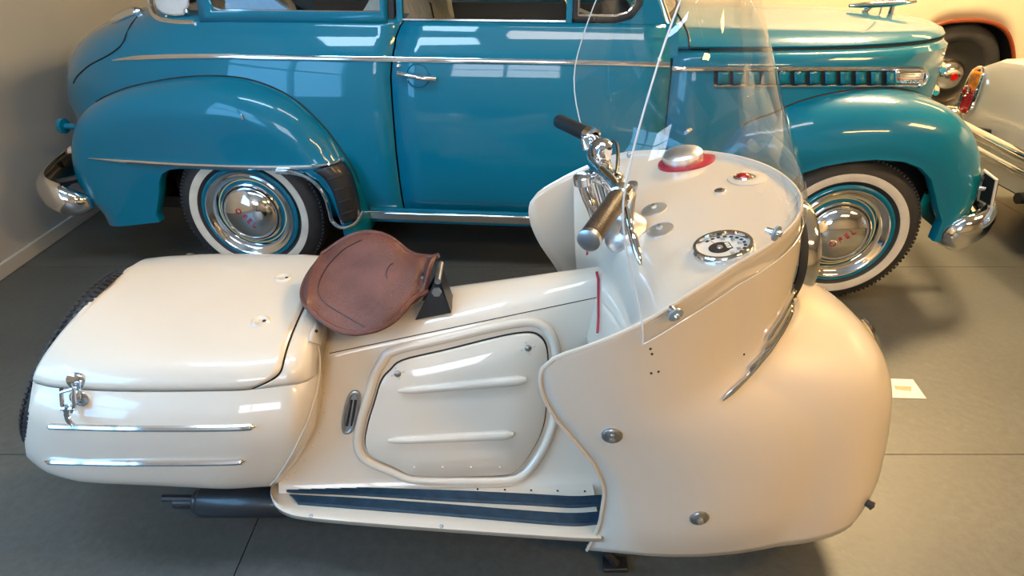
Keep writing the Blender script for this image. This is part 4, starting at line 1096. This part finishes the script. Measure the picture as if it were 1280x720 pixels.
# ---- windscreen of bent clear sheet
vk = [0, .33, .62, .82, 1]
ex = lambda v: float(pc(vk, [.232, .172, .212, .268, .335], v)); eh = lambda v: float(pc(vk, [.452, .452, .405, .315, .17], v)); ez = lambda v: float(pc(vk, [.842, 1.09, 1.30, 1.42, 1.50], v))
nx_ = lambda v: float(pc(vk, [.655, .555, .465, .410, .370], v)); nz_ = lambda v: float(pc(vk, [.940, 1.155, 1.345, 1.465, 1.54], v))
T0 = next(t for t in np.linspace(0, 1, 200) if fpt(1.0, t)[0] > .235)
wrow = []
for v in np.linspace(0, 1, 26):
    r = []
    for t in np.linspace(0, 1, 36):
        th = math.pi / 2 * t; n = 2.15
        s = math.sin(th) ** (2 / n); c = math.cos(th) ** (2 / n) if t < 1 else 0
        sx = ex(v) + (nx_(v) - ex(v)) * s
        z = ez(v) + (nz_(v) - ez(v)) * s ** .8
        P_ = np.array([sx, YC - eh(v) * c - .03 * math.sin(math.pi * min(1, s * 1.6)) * (1 - .4 * v), z])
        if v < .4:
            k = (1 - v / .4) ** 1.6
            t2 = T0 + (1 - T0) * t; b_ = fpt(1.0, t2); a_ = fpt(1.0, max(0, t2 - .01)); d_ = b_ - a_ if t2 < .999 else np.array([0, 1., 0])
            o_ = nrm(np.array([d_[1], -d_[0], 0]))
            if t >= 1: o_ = np.array([1., 0, 0])
            base_ = b_ + o_ * .012 + np.array([0, 0, -.040])
            P_ = base_ * k + P_ * (1 - k) + np.array([0, 0, k * (ez(v) - ez(0))]) * .6
        r.append(P_)
    wrow.append(r + [mir(p) for p in r[::-1][1:]])
reg('screen', [grid(wrow)])
scr = ob('windscreen', [grid(wrow)], MT['plexi'], sco)
we = [r[0] for r in wrow] + wrow[-1][1:] + [r[-1] for r in wrow[::-1]][1:]
ob('screen_edge', [tube(we, .0016, 6)], MT['plexiedge'], scr)
ob('screen_edge', [tube(wrow[0], .0010, 5)], MT['plexiedge'], scr)
for px, py in ((845, 394), (971, 292)):
    p, n = hit('screen', px, py)
    ob('fixing_washer', [lathe([(.0145, -.003), (.0145, .001), (.012, .002), (.006, .002)], p, n, 24)], MT['washer'], scr)
    ob('fixing_nut', [lathe([(.0065, -.02), (.0065, .004), (.005, .008), (0, .009)], p, n, 12)], CH, scr)
    ob('fixing_nut', [lathe([(.0065, -.02), (.0065, .004), (.005, .008), (0, .009)], mir(p), mir(n) - np.array([0, 2 * YC, 0]), 12)], CH, scr)
for px, py in ((893, 173), (787, 196)):
    p, n = on(px, py)
    ob('rim_nut', [lathe([(.007, 0), (.007, .010), (.004, .013), (0, .013)], p, n, 10)], MT['steel'], dash)
# ---- saddle
ctr_far = [(548, 319), (541, 322), (530, 320), (517, 319), (505, 311), (492, 299), (476, 291.5), (458, 290), (440, 293), (420, 304), (404, 320)]
ctr_near = [(535, 364), (529, 368), (522, 369), (514, 376), (504, 389), (492, 402), (474, 412), (452, 416.5), (430, 418), (405, 405), (385, 386)]
Yf_ = [1.395, 1.40, 1.405, 1.41, 1.425, 1.445, 1.46, 1.47, 1.47, 1.46, 1.44]
Yn_ = [1.305, 1.295, 1.29, 1.275, 1.25, 1.225, 1.205, 1.20, 1.20, 1.215, 1.24]
nS = 40
Ff = spline([U(a[0], a[1], Y=y) for a, y in zip(ctr_far, Yf_)], nS); Nn = spline([U(a[0], a[1], Y=y) for a, y in zip(ctr_near, Yn_)], nS)
tip = spline([U(*p, Y=y) for p, y in (((404, 320), 1.44), ((388, 338), 1.38), ((378, 358), 1.33), ((377, 374), 1.28), ((385, 386), 1.24))], 9)
srow = []
for i in range(nS):
    a, b = Ff[i], Nn[i]; f_ = i / (nS - 1)
    crown = .012 + .010 * math.sin(math.pi * f_)
    dish = -.008 * math.exp(-((f_ - .62) / .25) ** 2)
    nose = .018 * math.exp(-((f_ - .06) / .06) ** 2)
    row = []
    for k, t in enumerate(np.linspace(0, 1, 21)):
        p = a + (b - a) * t
        e_ = math.sin(math.pi * t)
        z = crown * e_ ** .5 + dish * e_ ** 2 + nose * e_ - (.010 * math.exp(-((f_ - .17) / .05) ** 2) * e_)
        row.append(p + np.array([0, 0, z]))
    srow.append(row)
# rounded tail of the saddle
last = srow[-1]
for i, s_ in enumerate(np.linspace(.14, 1, 8)):
    row = []
    for k, t in enumerate(np.linspace(0, 1, 21)):
        tp_ = tip[0] + 0; kk = t * 8; j = min(int(kk), 7); q = tip[j] + (tip[j + 1] - tip[j]) * (kk - j)
        z = .012 * math.sin(math.pi * s_) 
        row.append(last[k] + (q - last[k]) * s_ + np.array([0, 0, z]))
    srow.append(row)
A_ = np.array(srow)
for _ in range(6):
    B_ = A_.copy(); B_[1:-1] = (A_[:-2] + 2 * A_[1:-1] + A_[2:]) / 4
    A_[30:-1] = B_[30:-1]
    B_ = A_.copy(); B_[:, 1:-1] = (A_[:, :-2] + 2 * A_[:, 1:-1] + A_[:, 2:]) / 4
    A_[36:, 1:-1] = B_[36:, 1:-1]
srow = [list(r) for r in A_]
rimP = [r[0] for r in srow] + srow[-1][1:] + [r[-1] for r in srow[::-1]][1:]
skirt = [[p + np.array([0, 0, 0]) for p in rimP], [p + np.array([(.0), 0, -.018]) + .012 * nrm(np.mean(np.array(rimP), axis=0) - p) * 1 for p in rimP], [p + np.array([0, 0, -.045]) + .04 * nrm(np.mean(np.array(rimP), axis=0) - p) for p in rimP]]
reg('saddle', [grid(srow)])
sad = ob('saddle', [grid(srow), grid(skirt)], MT['leather'], sco, sharp=80)
lab(sad, 'grained brown leather saddle')
ep = np.array(rimP)
for _ in range(8): ep[1:-1] = (ep[:-2] + 2 * ep[1:-1] + ep[2:]) / 4
ob('saddle_edge', [tube(list(ep), .0065, 8)], MT['leather'], sad)
stp = [hit('saddle', *p, .001)[0] for p in [(456, 409), (432, 395), (408, 380), (398, 366), (400, 350), (412, 330), (430, 312), (452, 300)]]
ob('stitching', [tube(spline(stp, 40), .0013, 5)], MT['black'], sad)
st2 = [hit('saddle', *p, .001)[0] for p in [(484, 349), (483, 340), (487, 332), (492, 329)]]
ob('crease', [tube(spline(st2, 12), .0012, 5)], MT['black'], sad)
ob('saddle_pan', [tube([np.mean(np.array(srow[5]), axis=0) + np.array([0, 0, -.03]), np.mean(np.array(srow[30]), axis=0) + np.array([0, 0, -.06])], .03, 10)], MT['black'], sad)
# folded steel bracket carrying the nose of the saddle
br = ob('saddle_bracket', [prism([U(519, 400, Y=1.285), U(564, 391, Y=1.285), U(550, 349, Y=1.30), U(545, 349, Y=1.30)], (0, .004, 0)), ], MT['black'], sco)
ob('bracket_plate', [prism([U(519, 400, Y=1.285) + np.array([0, .06, 0]), U(564, 391, Y=1.285) + np.array([0, .06, 0]), U(550, 349, Y=1.30) + np.array([0, .05, 0]), U(545, 349, Y=1.30) + np.array([0, .05, 0])], (0, .004, 0))], MT['black'], br)
ob('bracket_plate', [prism([U(564, 391, Y=1.285), U(564, 391, Y=1.285) + np.array([.002, .06, .004]), U(550, 349, Y=1.30) + np.array([.002, .05, .002]), U(550, 349, Y=1.30)], (-.004, 0, 0))], MT['black'], br)
ob('pivot_bolt', [tube([U(547, 352, Y=1.285), U(547, 352, Y=1.285) + np.array([0, .08, .005])], .008, 10), lathe([(.012, 0), (.012, .008), (0, .009)], U(546, 364, Y=1.283), (0, -1, .1), 6)], MT['steel'], br)
# hinge plate between trunk and tunnel
hgp = [hit('trunk', *p, .006)[0] for p in [(393, 403), (401, 404), (398, 432), (385, 428), (386, 418)]]
hg2 = ob('hinge_leaf', [patch(hgp)], CR, sco, solid=.003)
hgp = [hit('tunnel', *p, .008)[0] for p in [(402, 408), (414, 414), (405, 438), (393, 433)]]
ob('hinge_leaf', [patch(hgp)], CR, sco, solid=.003)
for px, py, kk in ((393, 416, 'trunk'), (402, 428, 'tunnel')):
    p, n = hit(kk, px, py, .008); ob('hinge_screw', [ball(p, .004, .004, .004, 8, 5)], MT['dark'] if kk == 'trunk' else MT['steel'], hg2)
# ---- underneath: wheels, silencer, stand
def swheel(x, nm):
    w_ = ob('wheel', [lathe([(0, -.03), (.05, -.04), (.10, -.03), (.17, -.02), (.185, -.035), (.185, .035), (.17, .02), (.10, .03), (.05, .04), (0, .03)], (x, YC, .245), (0, 1, 0), 40)], MT['steel'], sco)
    ob('tyre', [lathe([(.18, -.035), (.20, -.045), (.225, -.042), (.240, -.025), (.245, 0), (.240, .025), (.225, .042), (.20, .045), (.18, .035)], (x, YC, .245), (0, 1, 0), 56)], MT['rubber'], w_)
swheel(-.72, 'r'); swheel(.66, 'f')
mf = ob('silencer', [lathe([(0, 0), (.035, .0), (.045, .012), (.045, .30), (.03, .33)], U(250, 626, Y=1.19), (1, 0, 0), 24)], MT['black'], sco)
p = U(250, 626, Y=1.19)
ob('tail_pipe', [lathe([(.030, -.012), (.034, -.006), (.034, .01), (.028, .012)], p, (1, 0, 0), 20), tube([p + np.array([0, 0, -.005]), p + np.array([-.07, 0, -.005])], .018, 12)], MT['black'], mf)
ob('clamp_bolt', [tube([p + np.array([-.012, 0, .01]), p + np.array([-.10, 0, .012])], .010, 8)], MT['black'], mf)
ob('frame_rail', [tube([(-.75, 1.22, .17), (.3, 1.2, .16)], .022, 10)], MT['black'], sco)
ob('frame_rail', [tube([(-.75, 1.50, .17), (.3, 1.52, .16)], .022, 10)], MT['black'], sco)
stf = U(770, 704, Z=.012)
st = ob('side_stand', [tube([U(753, 683, Y=stf[1] + .01), stf], .013, 10), ball(U(752, 682, Y=stf[1] + .01), .017, .017, .017, 12, 8)], MT['black'], sco)
ob('stand_foot', [box(stf[0] - .035, stf[0] + .03, stf[1] - .022, stf[1] + .022, 0, .016)], MT['black'], st, bevel=.004)
stq = stf + np.array([0, .35, 0])
st = ob('side_stand', [tube([stq + np.array([-.03, -.03, .14]), stq], .013, 10)], MT['black'], sco)
ob('stand_foot', [box(stq[0] - .03, stq[0] + .03, stq[1] - .022, stq[1] + .022, 0, .016)], MT['black'], st, bevel=.004)
# ------------------------------------------------------------------ paper card on the floor
pp_ = [U(1106, 473.5, Z=.001), U(1141, 474.5, Z=.001), U(1158, 498.5, Z=.001), U(1108, 497, Z=.001)]
card = ob('paper_card', [prism(pp_, (0, 0, .0012))], MT['paper'])
tag(card, 'white printed paper card lying on the floor beside the scooter nose', 'paper')
q = [pp_[0] + (pp_[1] - pp_[0]) * a + (pp_[3] - pp_[0]) * b + np.array([0, 0, .0014]) for a, b in ((.30, .38), (.90, .40), (.88, .66), (.34, .58))]
ob('print_patch', [prism(q, (0, 0, .0003))], MT['ink'], card)

# ------------------------------------------------------------------ cream van standing behind the blue car
van = thing('cream_van', 'cream van body with orange-red pinstriped wheel arch beyond the blue car', 'van', (3.9, 5.9, 0))
VY = 5.22; VX0, VX1, VZ0, VZ1 = 1.2, 7.6, .36, 2.35
acx, acz = U(1190, 95, Y=VY)[0], .40
ar = spline([U(*p, Y=VY)[[0, 2]] for p in [(1140, 60), (1160, 38), (1178, 29), (1200, 26), (1225, 26), (1246, 31), (1258, 41), (1264, 56), (1266, 75), (1266, 110), (1262, 160)]], 50)
ar = [np.array([max(p[0], 3.05), p[1]]) for p in ar]
ar = [np.array([ar[0][0] - .10, VZ0])] + [np.array([ar[0][0] - .06, ar[0][1] - .12])] + ar; ar[-1] = np.array([ar[-1][0], VZ0])
# near side panel: strip from the arch line up to the roof, plus the side before and behind
def vs_y(z): return VY + .02 * (z - .4) + (.10 * ((z - 1.9) / .45) ** 2 if z > 1.9 else 0)
rows = []
xs2 = list(np.linspace(VX0, ar[0][0], 12)) + [p[0] for p in ar] + list(np.linspace(ar[-1][0], VX1, 14))
zb2 = [VZ0] * 12 + [p[1] for p in ar] + [VZ0] * 14
for f in np.linspace(0, 1, 14):
    rows.append([np.array([x, vs_y(zb + (VZ1 - .1 - zb) * f), zb + (VZ1 - .1 - zb) * f]) for x, zb in zip(xs2, zb2)])
ob('side_panel', [grid(rows)], MT['vancream'], van, solid=.02, soff=0)
ob('body_shell', [box(VX0, VX1, VY + .75, VY + 1.75, VZ0, VZ1 - .12)], MT['vancream'], van, bevel=.12)
ob('roof', [box(VX0, VX1, VY + .05, VY + 1.7, VZ1 - .16, VZ1)], MT['vancream'], van, bevel=.08)
ob('front_panel', [box(VX1 - .06, VX1, VY + .03, VY + 1.0, VZ0, VZ1 - .1)], MT['vancream'], van, bevel=.02)
ob('tail_panel', [box(VX0, VX0 + .06, VY + .03, VY + 1.0, VZ0, VZ1 - .1)], MT['vancream'], van, bevel=.02)
ob('arch_pinstripe', [tube([np.array([p[0], vs_y(p[1]) - .012, p[1]]) for p in ar[2:]], .016, 8)], MT['vanred'], van)
ob('wheel_house', [grid([[np.array([p[0], y, p[1]]) for p in ar] for y in (VY + .01, VY + .45)]), box(ar[0][0], ar[-1][0], VY + .44, VY + .46, VZ0, 1.0)], MT['dark'], van)
def vwheel(x, y, s):
    o_ = (x, y, .405); ax = (0, -s, 0)
    wh = ob('wheel', [lathe([(.27, -.02), (.265, .0), (.23, -.03), (.19, -.05), (.12, -.045), (.05, -.03), (0, -.03)], o_, ax, 48)], MT['black'], van)
    ob('tyre', [lathe([(.25, -.16), (.31, -.17), (.37, -.16), (.40, -.13), (.405, -.08), (.40, -.03), (.37, .0), (.31, .012), (.275, .005), (.25, -.02)], o_, ax, 56)], MT['rubber'], wh)
    ob('hubcap', [lathe([(.135, -.045), (.13, -.02), (.11, .02), (.075, .05), (.04, .06), (0, .062)], o_, ax, 40)], CH, wh)
    ob('hub_emblem', [lathe([(.03, .058), (.028, .066), (0, .067)], o_, ax, 20)], MT['lampred'], wh)
vwheel(acx, VY + .03, 1); vwheel(acx + 2.9, VY + .03, 1); vwheel(acx, VY + 1.70, -1); vwheel(acx + 2.9, VY + 1.70, -1)

# ------------------------------------------------------------------ white saloon with its tail towards the blue car
wc = thing('white_car', 'ivory white saloon with orange and red tail lamp at the frame edge', 'car', (4.6, 2.85, 0))
WX = 2.62; WY0, WY1 = 1.95, 3.70
def wrow_(x, dz, inset):
    sec = [(WY1 - .02 - inset, .34), (WY1 - inset, .45), (WY1 - inset, .62), (WY1 - .02 - inset, .72), (WY1 - .06 - inset, .80 + dz), (WY1 - .16 - inset, .845 + dz), (WY1 - .45, .87 + dz)]
    a = [np.array([x, y, z]) for y, z in sec]
    return a + [np.array([p[0], WY0 + WY1 - p[1], p[2]]) for p in a[::-1]]
rws = [[np.array([WX + .01, p[1] * .98 + .02 * 2.82, .36 + (p[2] - .36) * .96]) for p in wrow_(0, -.02, .02)]]
rws += [wrow_(WX + .02, -.012, .006), wrow_(WX + .06, 0, 0), wrow_(WX + .5, .02, 0), wrow_(WX + 1.1, .05, 0), wrow_(WX + 2.8, .05, 0), wrow_(WX + 3.9, .0, .02), wrow_(WX + 4.2, -.06, .06)]
G1 = grid(rws); G1[1].append(tuple(range(len(rws[0])))); G1[1].append(tuple(range(len(G1[0]) - len(rws[0]), len(G1[0]))))
ob('body', [G1], MT['carwhite'], wc, sharp=35)
cabin = []
for x, k, z in ((WX + .95, 1, .90), (WX + 1.35, .82, 1.38), (WX + 2.35, .82, 1.40), (WX + 2.85, 1, .92)):
    cabin.append([np.array([x, 2.825 + k * d, zz]) for d, zz in ((-.80, .88), (-.76, min(z, .93)), (-.62, z), (0, z + .02), (.62, z), (.76, min(z, .93)), (.80, .88))])
ob('cabin', [grid(cabin)], MT['carwhite'], wc, solid=.01)
ob('rear_window', [patch([np.array(p) for p in ((WX + 1.0, 2.2, .95), (WX + 1.0, 3.45, .95), (WX + 1.30, 3.32, 1.34), (WX + 1.30, 2.33, 1.34))])], MT['glass'], wc)
for s in (0, 1):
    yy = WY1 - .075 if s == 0 else WY0 + .075
    f = (lambda p: np.array(p)) if s == 0 else (lambda p: np.array([p[0], WY0 + WY1 - p[1], p[2]]))
    frm = spline([f((WX - .002, WY1 - .015, .56)), f((WX - .002, WY1 - .015, .70)), f((WX + .005, WY1 - .03, .765)), f((WX + .005, WY1 - .09, .775)), f((WX - .002, WY1 - .115, .70)), f((WX - .002, WY1 - .115, .56)), f((WX - .002, WY1 - .065, .535))], 40, True)
    tl = ob('tail_lamp', [tube(frm, .012, 8, closed=True)], CH, wc)
    for nm, z0, z1, mt in (('amber_lens', .665, .765, 'amber'), ('red_lens', .535, .655, 'lampred')):
        P = [[f((WX - .004 - .022 * math.sin(math.pi * a), WY1 - .02 - .09 * a, z)) for a in np.linspace(0, 1, 9)] for z in np.linspace(z0, z1, 5)]
        ob(nm, [grid(P)], MT[mt], tl, solid=.006)
    ob('reflector', [lathe([(.026, .0), (.026, .016), (.020, .02), (0, .022)], f((WX - .022, WY1 - .065, .655)), (-1, 0, 0), 20)], MT['lampred'], tl)
    ob('reflector_ring', [lathe([(.027, .008), (.031, .014), (.025, .02)], f((WX - .022, WY1 - .065, .655)), (-1, 0, 0), 20)], CH, tl)
# bumper: two chrome bars and a valance
for z, r, mt in ((.50, .034, CH), (.43, .022, CH)):
    pth = spline([np.array(p) for p in ((WX + .35, WY1 + .05, z), (WX + .05, WY1 + .06, z), (WX - .06, WY1 - .02, z), (WX - .11, WY1 - .35, z), (WX - .14, 2.825, z), (WX - .11, WY0 + .35, z), (WX - .06, WY0 + .02, z), (WX + .05, WY0 - .06, z), (WX + .35, WY0 - .05, z))], 60)
    ob('bumper_bar', [tube(pth, r, 10, flat=.7)], mt, wc)
ob('bumper_stay', [tube([(WX + .1, 3.4, .47), (WX - .10, 3.4, .50)], .02, 8)], MT['black'], wc)
ob('bumper_stay', [tube([(WX + .1, 2.25, .47), (WX - .10, 2.25, .50)], .02, 8)], MT['black'], wc)
ob('valance', [box(WX + .02, WX + .05, WY0 + .1, WY1 - .1, .26, .40)], MT['carwhite'], wc)
ob('exhaust', [tube([(WX - .02, 3.0, .26), (WX + .5, 3.0, .28)], .03, 12)], MT['black'], wc)
ob('floor_pan', [box(WX + .05, WX + 4.1, WY0 + .12, WY1 - .12, .24, .36)], MT['black'], wc)
for x in (WX + .85, WX + 3.35):
    for y, s in ((WY0 + .03, 1), (WY1 - .03, -1)):
        o_ = (x, y, .31); ax = (0, -s, 0)
        wh = ob('wheel', [lathe([(.20, -.02), (.18, -.01), (.10, .012), (0, .02)], o_, ax, 32)], CH, wc)
        ob('tyre', [lathe([(.18, -.15), (.24, -.17), (.29, -.15), (.31, -.08), (.29, -.01), (.24, .008), (.20, -.01)], o_, ax, 40)], MT['rubber'], wh)
